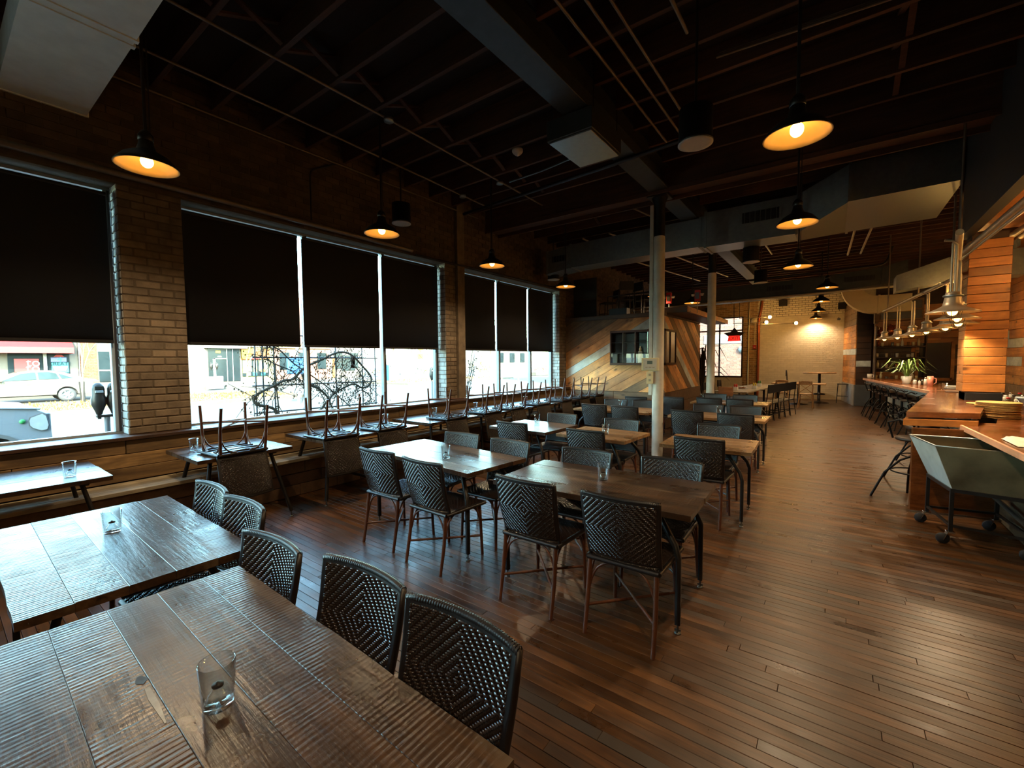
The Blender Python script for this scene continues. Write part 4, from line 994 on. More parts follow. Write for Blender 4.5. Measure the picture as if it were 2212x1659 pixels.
t=thing('exit_sign','red EXIT sign hung in a grey metal star before the back window','sign',(-2.72,16.2,2.25))
star=[]
for k in range(10): a=PI/2+2*PI*k/10; r_=.30 if k%2==0 else .16; star.append((r_*math.cos(a)*1.15,.08+r_*math.sin(a)*.85))
MB().prism(star,(0,.06,.1),(1,0,0),(0,0,1),.03).build('star','raw_steel',t)
MB().cbox(-.17,.17,-.03,.03,-.02,.16,.008).build('light_box','exit_glow',t); text('EXIT',.15,'letters','white',t,(0,-.034,.07),(PI/2,0,0))
MB().tube([(0,0,.33),(0,0,4.755-2.25)],.008,6).build('hanger','pipe_dark',t)
t=thing('camera_dome','small grey security camera under the duct elbow','camera',(.1,20.6,3.1)); MB().cbox(-.05,.05,-.12,.05,-.04,.03,.01).build('body','trim_grey',t); MB().tube([(0,.05,0),(0,.38,.1)],.015,6).build('arm','trim_grey',t)
t=thing('sprouting_plant','spiky dry potted plant by the back window beside the booth','plant',(-3.5,15.3,0)); MB().lathe([(.001,0),(.18,0),(.24,.45),(.21,.45),(.001,.4)],20).build('pot','trim_grey',t)
for k in range(22):
    a=k*2.4; r_=.25+.35*R.random(); h=1.2+.9*R.random(); MB().tube([(0,0,.4),(.1*math.cos(a),.1*math.sin(a),h),(r_*math.cos(a),r_*math.sin(a),h*.98),(r_*1.5*math.cos(a),r_*1.5*math.sin(a),h*.75)],[.02,.02,.014,.003],5).build('leaf','leaf_dry',t)
# ------------------------------------------------------------------ plank corner wall and back bar
pc=struct('wall_partition',MB().add([(.30,YB,0),(.60,18.9,0),(.98,18.9,0),(.98,YB,0),(.30,YB,3.6),(.60,18.9,3.6),(.98,18.9,3.6),(.98,YB,3.6)],[(0,1,5,4),(1,2,6,5),(2,3,7,6),(4,5,6,7)]),'dark_wood')
d=Vector((.30,-2.1,0)); L=d.length; ux=d.normalized()
m=Matrix((ux,Vector((0,0,1)).cross(ux),Vector((0,0,1)))).transposed().to_4x4(); m.translation=Vector((.30,YB,0))
for k in range(14):
    z0=.72+k*.205; mb=MB(); mb.tint=R.random(); mb.cbox(0,L+.01,-.03,.0,z0+.003,z0+.202,.004,m); mb.build('side_plank','white_wood' if k==5 else ('grey_wood' if k>9 else 'honey_wood_upright'),pc)
    mb=MB(); mb.tint=R.random(); mb.cbox(.60,.99,18.865,18.895,z0+.003,z0+.202,.004); mb.build('front_plank','white_wood' if k==3 else 'dark_wood',pc)
MB().cbox(0,L+.02,-.05,.0,.0,.72,.006,m).build('concrete_base','concrete',pc); MB().cbox(.58,1.0,18.84,18.895,0,.72,.006).build('front_base','trim_grey',pc)
YBB=17.6
bb=struct('wall_bar',MB().box(.99,XR,YBB+.06,YBB+.3,0,ZC),'dark_wood')
z=.0
for k in range(16):
    x=.99
    while x<XR:
        L=R.uniform(.7,1.5); mb=MB(); mb.tint=R.random(); mb.cbox(x+.002,min(x+L,XR)-.002,YBB+.02,YBB+.06,k*.2+.003,k*.2+.197,.004); mb.build('plank',R.choice(('orange_wood','orange_wood','honey_wood')) if k>9 else R.choice(('dark_wood','fence_brown','orange_wood')),bb); x+=L
tl=MB(); t=thing('upper_cabinet','grey plank cabinet with glass front high on the bar back wall','cabinet',(1.35,YBB-.3,2.75)); MB().cbox(-.32,.7,0,.3,0,.62,.006).build('body','grey_wood',t)
for k in range(2): MB().cbox(-.26,.66,-.02,0,.04+k*.29,.28+k*.29,.005).build('front_panel','trim_grey',t)
MB().cbox(-.4,-.3,-.05,.3,-.06,.68,.006).build('side_post','fence_brown',t)
sh=thing('bar_shelf_unit','dark back-bar shelf unit crowded with glassware','shelf',(1.15,YBB-.32,0))
for z in (.95,1.3,1.62,1.95,2.3): MB().cbox(-.15,1.0,0,.3,z,z+.03,.003).build('shelf_board','dark_wood',sh)
for x in (-.15,.97): MB().cbox(x,x+.03,0,.3,0,2.6,.003).build('upright','dark_wood',sh)
MB().cbox(-.15,1.0,.0,.3,.0,.95,.004).build('base_cabinet','dark_wood',sh)
kinds=['ceramic','pale','copper','white','cream','zinc']
n=0
for z in (.98,1.33,1.65,1.98,2.33):
    for k in range(9):
        x=1.06+k*.115+R.uniform(-.02,.02); nm=R.choice(('mug','bottle','glass'))
        mt=R.choice(('ceramic','white','cream','copper','tumbler_glass','zinc'))
        t=thing({'mug':'mug','bottle':'bottle','glass':'drinking_glass'}[nm],'small %s on the %s back-bar shelf, %s from the plank corner wall'%(nm,{.98:'lowest',1.33:'second',1.65:'middle',1.98:'fourth',2.33:'top'}[z],ORD[k]),nm,(x,YBB-.19,z+.0005),group='glassware on the back-bar shelves')
        if nm=='bottle': MB().lathe([(.001,0),(.032,0),(.032,.13),(.012,.18),(.012,.23),(.001,.23)],12).build('body',mt,t)
        elif nm=='mug': MB().lathe([(.001,0),(.035,0),(.04,.09),(.036,.09),(.03,.01),(.001,.01)],12).build('body',mt,t); MB().tube([(.035,0,.02),(.06,0,.03),(.062,0,.06),(.038,0,.075)],.006,6).build('handle',mt,t)
        else: MB().lathe([(.001,0),(.028,0),(.034,.12),(.031,.12),(.025,.01),(.001,.01)],12).build('body',mt,t)
for x,s_ in ((1.12,.1),(1.34,.14)):
    t=thing('round_jug','round copper-coloured jug on top of the back-bar shelf, %s'%('smaller' if s_<.12 else 'larger'),'jug',(x,YBB-.19,2.601 if False else 2.331)); MB().lathe([(.001,0),(s_*.6,0),(s_,s_*.8),(s_*.7,s_*1.5),(s_*.25,s_*1.8),(s_*.2,s_*2.3),(.001,s_*2.3)],18).build('body','copper',t); MB().tube([(s_*.2,0,s_*2.2),(s_*.9,0,s_*2.0),(s_*.85,0,s_*1.2)],.01,6).build('handle','copper',t)
t=thing('framed_mirror','large dark framed mirror on the bar back wall behind the plant','mirror',(2.35,YBB-.02,1.0))
MB().box(-.33,.33,-.01,.02,.04,1.06).build('glass','mirror_dark',t)
for a,b in (((-.38,0),(-.38,1.1)),((.38,0),(.38,1.1)),((-.38,1.1),(.38,1.1)),((-.38,0),(.38,0))): MB().bar((a[0],-.02,a[1]),(b[0],-.02,b[1]),.05,.08).build('frame','orange_wood',t)
dr=struct('door_1'); MB().cbox(2.93,3.25,YBB-.02,YBB+.018,0,2.1,.004).build('door_leaf','black_plastic',dr); MB().cbox(2.85,2.93,YBB-.04,YBB+.018,0,2.2,.004).build('jamb','fence_brown',dr)
# ------------------------------------------------------------------ bar counter (zigzag) and lower counter
Zb=1.05
A_=onz(1866,817,Zb); B_=onz(2010,845,Zb); C_=onz(1958,890,Zb); D_=onz(2105,889,Zb)
bar=thing('bar_counter','long zigzag bar counter with glossy wood top and pale front edge','bar counter',(0,0,0))
def slab(poly,z0,z1,name,mat,parent):
    return MB().prism(poly,(0,0,z0),(1,0,0),(0,1,0),z1-z0).build(name,mat,parent)
dx=.75
slab([(A_.x,A_.y),(B_.x,B_.y),(B_.x+dx,B_.y),(A_.x+dx,A_.y)],Zb-.05,Zb,'far_top','bar_wood',bar)
MB().bar((A_.x-.012,A_.y,Zb-.022),(B_.x-.012,B_.y,Zb-.022),.02,.055).build('copper_edge','bar_edge',bar)
slab([(B_.x,B_.y),(C_.x,C_.y),(D_.x+.0,D_.y-.25),(B_.x+dx,B_.y)],Zb-.055,Zb+.004,'near_top','bar_wood',bar)
slab([(B_.x-.02,B_.y-.2),(C_.x-.03,C_.y-.06),(D_.x-.03,D_.y-.33),(D_.x,D_.y-.2),(C_.x+.1,C_.y+.3)],Zb-.14,Zb-.075,'second_slab','orange_wood',bar)
def panel(p,q,z0,z1,name,mat,parent,inset,th=.04):
    p,q=Vector(p),Vector(q); d=(q-p).normalized(); nrm=Vector((-d.y,d.x,0)); 
    if nrm.x<0: nrm=-nrm
    p,q=p+nrm*inset,q+nrm*inset
    return MB().prism([(p.x,p.y),(q.x,q.y),(q.x+nrm.x*th,q.y+nrm.y*th),(p.x+nrm.x*th,p.y+nrm.y*th)],(0,0,z0),(1,0,0),(0,1,0),z1-z0).build(name,mat,parent)
for k in range(5):
    for a,b,ins in ((A_,B_,.55),(B_,C_.lerp(B_,.14),.5)):
        panel((a.x,a.y,0),(b.x,b.y,0),.02+k*.19,.205+k*.19,'front_plank',('white_wood','bench_wood','white_wood','grey_wood','white_wood')[k],bar,ins)
panel((A_.x,A_.y,0),(B_.x,B_.y,0),Zb-.16,Zb-.055,'apron','frame_pale',bar,.05,.03)
panel((C_.x,C_.y,0),(D_.x+.4,D_.y-.2,0),0.02,Zb-.15,'end_panel','bar_wood',bar,.14,.04)
for k in range(9):
    p=Vector((A_.x,A_.y,0)).lerp(Vector((B_.x,B_.y,0)),(k+.5)/9); MB().tube([(p.x+.06,p.y,.95),(p.x+.02,p.y,.93),(p.x+.0,p.y,.955)],.008,6).build('bag_hook','dark_steel',bar)
lc=thing('service_counter','lower service counter with copper edge beside the steel cart','counter',(0,0,0))
E1=onz(2062,911,.93); E2=Vector((1.19,3.2,.93))
slab([(E1.x,E1.y),(E2.x,E2.y),(1.95,3.2),(2.5,6.0),(2.5,9.2),(1.95,9.2),(1.42,E1.y+.05)],.89,.93,'top','bar_wood',lc)
MB().bar((E1.x-.01,E1.y,.91),(E2.x-.01,E2.y,.91),.02,.05).build('copper_edge','bar_edge',lc)
for k in range(4): mb=MB(); mb.tint=R.random(); mb.cbox(1.36,1.42,3.2,E1.y,.02+k*.215,.23+k*.215,.004); mb.build('front_plank','reclaimed_wood',lc)
MB().tube([(1.27,3.2,.3),(1.27,E1.y-.1,.3)],.018,8).build('foot_rail','raw_steel',lc)
# bar stools with swept legs
def make_stool():
    t=thing('bar_stool_swept','x','stool',group='black bar stools along the bar')
    MB().lathe([(.001,.70),(.16,.70),(.175,.715),(.165,.74),(.001,.735)],24).build('seat','dark_wood',t)
    MB().tube([(0,0,.70),(0,0,.30)],.022,10).build('post','black_steel',t)
    for k in range(4):
        a=PI/4+k*PI/2; c_,s_=math.cos(a),math.sin(a)
        MB().tube([(c_*.02,s_*.02,.52),(c_*.12,s_*.12,.46),(c_*.24,s_*.26,.30),(c_*.37,s_*.37,.0)],.012,8).build('leg','black_steel',t)
    MB().tube([(.2*math.cos(2*PI*k/20),.2*math.sin(2*PI*k/20),.34) for k in range(21)],.009,6,False).build('foot_ring','black_steel',t)
    MB().tube([(-.15,-.12,.72),(-.2,-.14,.9),(-.21,0,.95),(-.2,.14,.9),(-.15,.12,.72)],.011,8).build('backrest','black_steel',t)
    return t
st0=make_stool(); bpy.context.view_layer.update(); st_t=proto_tree(st0); k=0
oc=['first','second','third','fourth','fifth','sixth','seventh','eighth','ninth','tenth']
for i in range(8):
    f=(i+.35)/8.2; p=Vector((A_.x,A_.y,0)).lerp(Vector((B_.x,B_.y,0)),f); o=st0 if k==0 else dup(st_t); k+=1
    o.location=(p.x+.20,p.y,0); o.rotation_euler=(0,0,.1*i); o['label']='black swept-leg stool under the far bar section, %s from the plank corner wall'%oc[i]
for i in range(3):
    p=Vector((B_.x,B_.y,0)).lerp(Vector((C_.x,C_.y,0)),(.35,.66,.93)[i]); o=dup(st_t); o.location=(p.x+.06,p.y,0); o.rotation_euler=(0,0,.4+.2*i); o['label']='black swept-leg stool under the near bar slab, %s'%('beside the bend','in the middle','next to the steel cart')[i]
# steel trough cart
ct=thing('steel_cart','rolling steel trough cart with flared sides on casters by the bar','cart',(0,0,0))
q=[onz(2000,1016,.5),onz(2056,1050,.5)]
bt=[Vector((.78,5.86,.5)),Vector((.86,5.30,.5)),Vector((1.34,5.22,.5)),Vector((1.27,5.95,.5))]
tp=[Vector((.64,5.93,.86)),Vector((.745,5.345,.86)),Vector((1.35,5.24,.86)),Vector((1.35,6.05,.86))]
tp=[Vector((.64,5.95,.86)),Vector((.745,5.33,.86)),Vector((1.352,5.24,.86)),Vector((1.352,6.0,.86))]
for i,nm in enumerate(('end_panel','front_panel','end_panel','rear_panel')):
    a,b,c_,d=bt[i],bt[(i+1)%4],tp[(i+1)%4],tp[i]; nrm=(b-a).cross(d-a).normalized()*.004
    MB().add([a,b,c_,d,a+nrm,b+nrm,c_+nrm,d+nrm],[(0,1,2,3),(7,6,5,4),(0,4,5,1),(1,5,6,2),(2,6,7,3),(3,7,4,0)]).build(nm,'steel_sheen' if i==0 else 'cart_steel',ct)
MB().quad(*[v+Vector((0,0,.01)) for v in bt]).build('trough_floor','cart_steel',ct)
MB().tube(tp+[tp[0]],.007,6).build('rim','zinc',ct)
for i in range(4): MB().bar(bt[i]-Vector((0,0,.015)),bt[(i+1)%4]-Vector((0,0,.015)),.03,.03).build('base_rail','dark_steel',ct)
for i,p in enumerate(bt):
    l=MB().bar((p.x,p.y,.5),(p.x,p.y,.12),.028,.028,c=.002).build('leg','dark_steel',ct)
    cs=MB().cbox(p.x-.03,p.x+.03,p.y-.03,p.y+.03,.105,.12,.003).bar((p.x-.02,p.y-.02,.11),(p.x-.045,p.y-.02,.045),.035,.004).bar((p.x-.02,p.y+.02,.11),(p.x-.045,p.y+.02,.045),.035,.004).build('caster','chrome',ct)
    MB().lathe([(.001,-.014),(.044,-.014),(.048,0),(.044,.014),(.001,.014)],18,(p.x-.045,p.y,.048),mat=Matrix.Rotation(PI/2,4,'X')).build('wheel','rubber',cs)
for i,z in ((0,.17),(1,.17),(2,.17),(3,.17)): MB().bar((bt[i].x,bt[i].y,z),(bt[(i+1)%4].x,bt[(i+1)%4].y,z),.02,.02).build('stretcher','dark_steel',ct)
# plank pillar behind the bar
pp=thing('plank_pillar','tall pillar clad in orange horizontal planks behind the bar','pillar',(1.63,8.7,0)); pp['kind']='structure'
MB().box(-.17,.17,-.17,.17,.93,3.3).build('core','dark_wood',pp); MB().cbox(-.17,.18,-.2,.2,.0,1.16,.006).build('black_base','black_plastic',pp)
for k in range(17):
    z0=1.17+k*.120; mb=MB(); mb.tint=R.random(); e=R.uniform(-.004,.004); mb.cbox(-.2+e,.2+e,-.2,-.172,z0+.003,z0+.117,.004); mb.build('plank','orange_wood',pp)
    mb=MB(); mb.tint=R.random(); mb.cbox(-.2,-.172,-.172,.19,z0+.0015,z0+.1185,.003); mb.build('side_plank','honey_wood_upright',pp)
# things on the bar
def on_bar(px,py,z=Zb): p=onz(px,py,z); return (p.x,p.y,z+.001)
t=thing('potted_plant','arching green potted plant in a white pot on the bar','plant',on_bar(1958,829)); MB().lathe([(.001,0),(.075,0),(.09,.17),(.08,.17),(.07,.15),(.001,.15)],20).build('pot','ceramic',t)
for k in range(46):
    a=k*2.39996; r_=.18+.30*R.random(); h=.18+.30*R.random(); c_,s_=math.cos(a),math.sin(a); wd=.014
    P=[Vector((c_*.02,s_*.02,.15)),Vector((c_*r_*.35,s_*r_*.35,.15+h*.85)),Vector((c_*r_*.75,s_*r_*.75,.15+h*.9)),Vector((c_*r_*1.15,s_*r_*1.15,.15+h*.45))]; sd=Vector((-s_,c_,0))*wd
    V=[];ww=(.6,1,.9,.12)
    for p,w_ in zip(P,ww): V+=[p-sd*w_,p+sd*w_+Vector((0,0,0))]
    mb=MB(); mb.add(V,[(0,1,3,2),(2,3,5,4),(4,5,7,6)],True); mb.build('leaf','leaf',t)
def shaker(px,py,lab,mat,cap,r_=.022,h=.10,z=Zb,nm='salt_shaker',cat='shaker',grp='shakers and jars on the bar'):
    t=thing(nm,lab,cat,on_bar(px,py,z),group=grp); MB().lathe([(.001,0),(r_,0),(r_*1.02,h*.65),(r_*.75,h*.8),(.001,h*.8)],14).build('body',mat,t); MB().lathe([(.001,h*.8),(r_*.8,h*.8),(r_*.7,h),(.001,h*1.02)],14).build('cap',cap,t)
shaker(1976,830,'white cup with spoons beside the bar plant','ceramic','zinc',.035,.12)
shaker(1986,831,'small clear salt shaker beside the bar plant','white','chrome',.02,.1)
shaker(1992,831,'small pepper shaker beside the pink jug','leaf_dry','chrome',.02,.1)
shaker(1999,832,'tall clear dispenser between shakers and pink jug on the bar','ceramic','chrome',.03,.17)
t=thing('pink_jug','pink pitcher with a handle on the bar','jug',on_bar(2009,834)); MB().lathe([(.001,0),(.045,0),(.05,.2),(.045,.2),(.04,.01),(.001,.01)],18).build('body','pink',t); MB().tube([(.05,0,.17),(.09,0,.15),(.09,0,.07),(.048,0,.04)],.009,7).build('handle','pink',t)
for i,(px,py) in enumerate(((2034,842),(2041,840))):
    t=thing('bar_tumbler','clear tumbler on the bar next to the plate pile, %s'%('front','rear')[i],'tumbler',on_bar(px,py),group='tumblers by the bar plates'); MB().lathe([(.001,0),(.035,0),(.042,.11),(.039,.11),(.032,.012),(.001,.012)],18).build('glass','tumbler_glass',t)
for i in range(3):
    p=on_bar(2058,840); t=thing('white_plate','white plate in the short pile on the bar, %s'%('bottom','middle','top')[i],'plate',(p[0],p[1],p[2]+i*.018),group='white plates on the bar'); MB().lathe([(.001,0),(.08,0),(.13,.016),(.13,.019),(.08,.005),(.001,.004)],24).build('dish','ceramic',t)
shaker(2072,838,'tall white bottle with a pump beside the plank pillar','ceramic','chrome',.035,.2,nm='pump_bottle',cat='bottle')
t=thing('serving_board','dark wooden board lying on the bar by the pillar','board',on_bar(2075,848)); MB().cbox(-.18,.14,-.06,.06,0,.018,.005).build('board','dark_wood',t); MB().cbox(.14,.2,-.015,.015,0,.018,.005).build('handle','dark_wood',t)
t=thing('white_mug','white mug standing at the far end of the bar','mug',(A_.x+.12,A_.y-.12,Zb+.001)); MB().lathe([(.001,0),(.05,0),(.055,.13),(.05,.13),(.045,.01),(.001,.01)],18).build('body','ceramic',t); MB().tube([(.05,0,.03),(.09,0,.04),(.09,0,.1),(.053,0,.11)],.008,6).build('handle','ceramic',t)
# round woven plates in two piles on the lower counter
for (px,py,n,r_,nm) in ((2155,902,15,.19,'tall'),(2120,894,11,.15,'short')):
    p=onz(px,py,.93)
    for i in range(n):
        t=thing('straw_plate','round straw-coloured platter, %s from the bottom of the %s pile'%(ORD[i],nm),'platter',(p.x+R.uniform(-.008,.008),p.y+R.uniform(-.008,.008),.931+i*.0125),group='straw platters in the %s pile'%nm)
        q=r_+R.uniform(-.007,.004); MB().lathe([(.001,0),(q*.8,0),(q*.97,.003),(q,.0055),(q*.97,.0085),(q*.8,.006),(.001,.005)],32).build('dish','plate_straw',t)
for i in range(14):
    px=2128+i*6.2; row=i%3; p=onz(px,862+row*6,.93)
    t=thing('condiment_jar','small %s-lidded condiment jar behind the straw platters, %s from the bar'%(('red','chrome','black','white')[i%4],ORD[i]),'jar',(max(p.x,1.16),p.y,.931),group='condiment jars behind the platters')
    MB().lathe([(.001,0),(.028,0),(.03,.07),(.022,.085),(.001,.085)],14).build('body','ceramic' if i%2 else 'tumbler_glass',t); MB().lathe([(.001,.085),(.024,.085),(.022,.105),(.001,.107)],14).build('lid',('red','chrome','black_plastic','white')[i%4],t)
t=thing('grey_tub','grey plastic tub standing behind the condiment jars','tub',(2.0,8.1,.93)); MB().lathe([(.001,0),(.12,0),(.15,.2),(.165,.2),(.165,.215),(.14,.215),(.11,.01),(.001,.01)],22).build('body','frame_pale',t); MB().tube([(-.16,0,.2),(-.14,-.12,.12),(0,-.17,.1),(.14,-.12,.12),(.16,0,.2)],.005,6).build('handle','zinc',t)
MB().cbox(2.0,2.45,6.9,9.1,.0,.889,.01).build('back_counter','dark_wood',lc)
t=thing('folded_cloth','crumpled cream and orange cloth on the lower counter','cloth',(1.36,5.35,.931)); V=[];F=[];N=14
for j in range(N+1):
    for i in range(N+1):
        x,y=(i/N-.5)*.34,(j/N-.5)*.44; e=max(0,1-max(abs(i/N-.5),abs(j/N-.5))*2); V.append((x,y,.004+.07*(e**.5)*(.6+.4*math.sin(x*23+y*9)*math.cos(y*17))))
for j in range(N):
    for i in range(N): F.append((j*(N+1)+i,j*(N+1)+i+1,(j+1)*(N+1)+i+1,(j+1)*(N+1)+i))
MB().add(V,F,True).build('fabric','cloth',t); MB().cbox(-.12,.1,-.2,-.1,.0,.012,.004).build('orange_corner','orange',t)
# ------------------------------------------------------------------ lamp rows over the bar
LP=[(.98,14.1),(1.13,13.05),(1.25,11.9),(1.30,10.6),(1.38,9.5),(1.33,8.3),(1.14,7.2),(.93,6.1)]
t=thing('lamp_rail','long pale pipe rail bent over the bar carrying the lamp row','pipe rail',(0,0,0))
MB().tube([(.96,14.4,2.80),(1.40,9.0,2.80)],.03,10).build('far_pipe','pipe_pale',t); MB().tube([(1.40,9.0,2.80),(.90,5.75,2.80)],.03,10).build('near_pipe','pipe_pale',t)
for x,y in ((1.0,13.8),(1.25,11.3),(1.38,9.2),(1.1,7.0)): MB().tube([(x,y,2.8),(x,y,4.755)],.014,8).build('hanger_rod','pipe',t)
def make_barlamp():
    t=thing('bar_lamp','x','lamp',group='industrial lamps over the bar')
    MB().lathe([(.20,0),(.20,.008),(.15,.03),(.10,.055),(.075,.075),(.07,.10),(.06,.16),(.055,.20),(.03,.21),(.001,.21)],28).build('shade','galv_shade',t)
    MB().lathe([(.20,0),(.192,.002),(.145,.024),(.095,.05),(.05,.07),(.001,.072)],28).build('reflector','enamel',t)
    MB().sphere((0,0,.02),.04,14,10,1.2).build('bulb','filament',t)
    sp=bpy.data.lights.new('lamp_light','SPOT'); sp.energy=60; sp.color=(1,.72,.42); sp.spot_size=math.radians(150); sp.spot_blend=.7; sp.shadow_soft_size=.04
    so_=bpy.data.objects.new('lamp_light',sp); C.objects.link(so_); so_.parent=t; so_.location=(0,0,-.07)
    cg=MB()
    for k in range(4): a=k*PI/4; cg.tube([(.075*math.cos(a),.075*math.sin(a),.03),(.06*math.cos(a),.06*math.sin(a),-.03),(0,0,-.055),(-.06*math.cos(a),-.06*math.sin(a),-.03),(-.075*math.cos(a),-.075*math.sin(a),.03)],.003,5)
    cg.build('wire_guard','dark_steel',t)
    MB().tube([(-.02,0,.2),(-.02,0,.56),(-.02,.0,.66),(-.02,.04,.70),(0,.1,.71)],.012,8).build('drop_pipe','pipe_pale',t); MB().tube([(.025,0,.2),(.025,0,.69)],.012,8).build('drop_pipe','pipe_pale',t)
    MB().lathe([(.06,.155),(.075,.16),(.075,.175),(.06,.18)],20).build('clamp_ring','zinc',t)
    return t
bl0=make_barlamp(); bpy.context.view_layer.update(); bl_t=proto_tree(bl0)
for i,(x,y) in enumerate(LP):
    o=bl0 if i==0 else dup(bl_t); o.location=(x,y,2.085); o.rotation_euler=(0,0,.3*i); o['label']='caged grey industrial lamp over the bar, %s along the rail from the back wall'%oc[i]
# hood / bulkhead over the bar and fittings beside it
bk=thing('bulkhead','dark grey bulkhead panel hanging over the bar, beyond the last big pendant','bulkhead',(0,0,0)); bk['kind']='structure'
MB().add([(1.35,8.75,3.28),(1.35,2.0,3.36),(1.47,2.0,3.36),(1.47,8.75,3.28),(1.35,8.75,4.75),(1.35,2.0,4.75),(1.47,2.0,4.75),(1.47,8.75,4.75)],[(0,1,5,4),(1,2,6,5),(2,3,7,6),(3,0,4,7),(0,3,2,1)]).build('panel','bulkhead',bk)
for k in range(7): mb=MB(); mb.tint=R.random(); mb.cbox(1.48+k*.26,1.48+(k+1)*.26-.004,3.0,9.0,3.42,3.45,.004); mb.build('soffit_plank','orange_wood',bk)
pipe('bar_pipe','thick beige pipe running along the bulkhead above the bar',[(1.42,8.9,3.1),(1.42,3.0,3.13)],.045,'pipe_pale')
pipe('bar_conduit','thin bright conduit below the thick beige pipe, bent down at its far end',[(1.38,8.9,2.2),(1.38,8.9,3.0),(1.38,3.0,3.02)],.016,'zinc')
pipe('bar_pipe','second beige pipe deeper behind the pillar top',[(1.9,9.2,3.3),(2.0,4.5,3.3)],.04,'pipe_pale')
pipe('bar_pipe','third beige pipe highest behind the pillar top',[(2.1,9.4,3.36),(2.25,4.8,3.36)],.04,'pipe_pale')
BULB=[(1.72,10.9,2.62),(1.60,9.2,2.62),(2.02,7.6,2.78),(1.9,12.6,2.6),(2.3,13.8,2.55),(2.4,6.2,2.7),(2.2,4.8,2.75)]
for i,(x,y,z) in enumerate(BULB):
    t=thing('bare_bulb','bare glowing bulb on a cord %s'%('before the back-bar shelves','between the bar lamps and the pillar','beside the top of the plank pillar','over the bar plant','over the framed mirror','beyond the pillar near the wall boards','deepest behind the bulkhead')[i],'lamp',(x,y,z),group='bare bulbs behind the bar'); MB().sphere((0,0,0),.045,14,10,1.15).build('bulb','bulb_small',t); MB().lathe([(.001,.04),(.022,.04),(.022,.1),(.001,.1)],12).build('socket','pipe_dark',t); MB().tube([(0,0,.1),(0,0,4.755-z)],.005,6).build('cord','pipe_dark',t)
# plank wall behind the bar and its shelf
wr=struct('trim_6')
for k in range(22):
    y=3.0
    while y<YBB:
        L=R.uniform(1.0,2.4); mb=MB(); mb.tint=R.random(); mb.cbox(XR-.06,XR-.02,y+.002,min(y+L,YBB)-.002,k*.205+.003,k*.205+.202,.004); mb.build('wall_plank',R.choice(('honey_wood_upright','honey_wood_upright','honey_wood_upright','white_wood')) if k>4 else 'grey_wood',wr); y+=L
t=thing('bottle_shelf','plank shelf with bottles on the wall behind the pillar','shelf',(XR-.22,8.0,1.65)); MB().cbox(-.15,.15,-1.6,2.2,0,.04,.004).build('board','orange_wood',t)
for y in (-1.3,1.9): MB().bar((.12,y,-.18),(.12,y,0),.03,.03).build('bracket','dark_steel',t)
for i in range(12):
    t=thing('wall_bottle','bottle on the wall shelf behind the pillar, %s from the entrance end'%ORD[i],'bottle',(XR-.22+R.uniform(-.05,.05),6.6+i*.28,1.691),group='bottles on the wall shelf'); MB().lathe([(.001,0),(.04,0),(.04,.18),(.014,.24),(.014,.31),(.001,.31)],14).build('body',('frame_pale','blue','leaf_dry','ceramic','copper')[i%5],t); MB().lathe([(.001,.31),(.016,.31),(.016,.34),(.001,.34)],10).build('cap','black_plastic',t)
# ------------------------------------------------------------------ street outside
G=-.12
st=struct('street',MB().box(-90,-10.9,-30,90,G-.3,G),'asphalt')
struct('sidewalk_near',MB().box(-10.2,-6.05,-30,26,G-.3,-.02),'sidewalk'); struct('kerb_near',MB().box(-10.5,-10.2,-30,26,G-.3,-.0),'kerb')
struct('parking_strip',MB().box(-10.9,-10.5,-30,90,G-.3,G+.001),'asphalt')
struct('ground_back',MB().box(-10.9,12,21.3,60,G-.3,-.04),'sidewalk')
struct('sidewalk_far',MB().box(-44,-32.2,-20,26,G-.3,.10),'sidewalk')
# grass median
md=struct('median_kerb',MB().box(-26.4,-21.2,-12,11.5,G-.2,G+.13).box(-31,-25,21,34,G-.2,G+.13),'kerb')
gm=MB()
for (x0,x1,y0,y1,n) in ((-26.1,-21.6,-6,11.2,2600),(-30.6,-25.4,21.4,33.6,900)):
    for i in range(n):
        x,y=R.uniform(x0,x1),R.uniform(y0,y1); a=R.uniform(0,6.3); h=R.uniform(.05,.14); c_,s_=math.cos(a)*.03,math.sin(a)*.03
        gm.add([(x-c_,y-s_,G+.12),(x+c_,y+s_,G+.12),(x+R.uniform(-.05,.05),y+R.uniform(-.05,.05),G+.13+h)],[(0,1,2)])
    gm.box(x0,x1,y0,y1,G+.10,G+.145)
tag(gm.build('median_grass','grass_dry'),'dry yellow grass on the street median','grass',kind='stuff')
def wheel(t,x,y,z,r_,w_,side=1):
    rot=Matrix.Rotation(PI/2,4,'Y')
    wl_=MB().lathe([(r_*.62,-w_/2),(r_*.95,-w_/2),(r_,-w_*.3),(r_,w_*.3),(r_*.95,w_/2),(r_*.62,w_/2)],32,(x,y,z),mat=rot).build('wheel','rubber',t)
    mb=MB().lathe([(.001,w_*.30),(r_*.14,w_*.34),(r_*.2,w_*.26)],20,(x,y,z),mat=rot).lathe([(r_*.54,w_*.2),(r_*.62,w_*.46),(r_*.66,w_*.46)],32,(x,y,z),mat=rot)
    for k in range(6):
        a=2*PI*k/6; mb.bar((x+w_*.3,y+r_*.12*math.cos(a),z+r_*.12*math.sin(a)),(x+w_*.36,y+r_*.6*math.cos(a),z+r_*.6*math.sin(a)),r_*.17,.03,up=(1,0,0))
    mb.build('rim','zinc',wl_); MB().lathe([(.001,w_*.1),(r_*.62,w_*.1)],24,(x,y,z),mat=rot).build('hub_back','trim_grey',wl_)
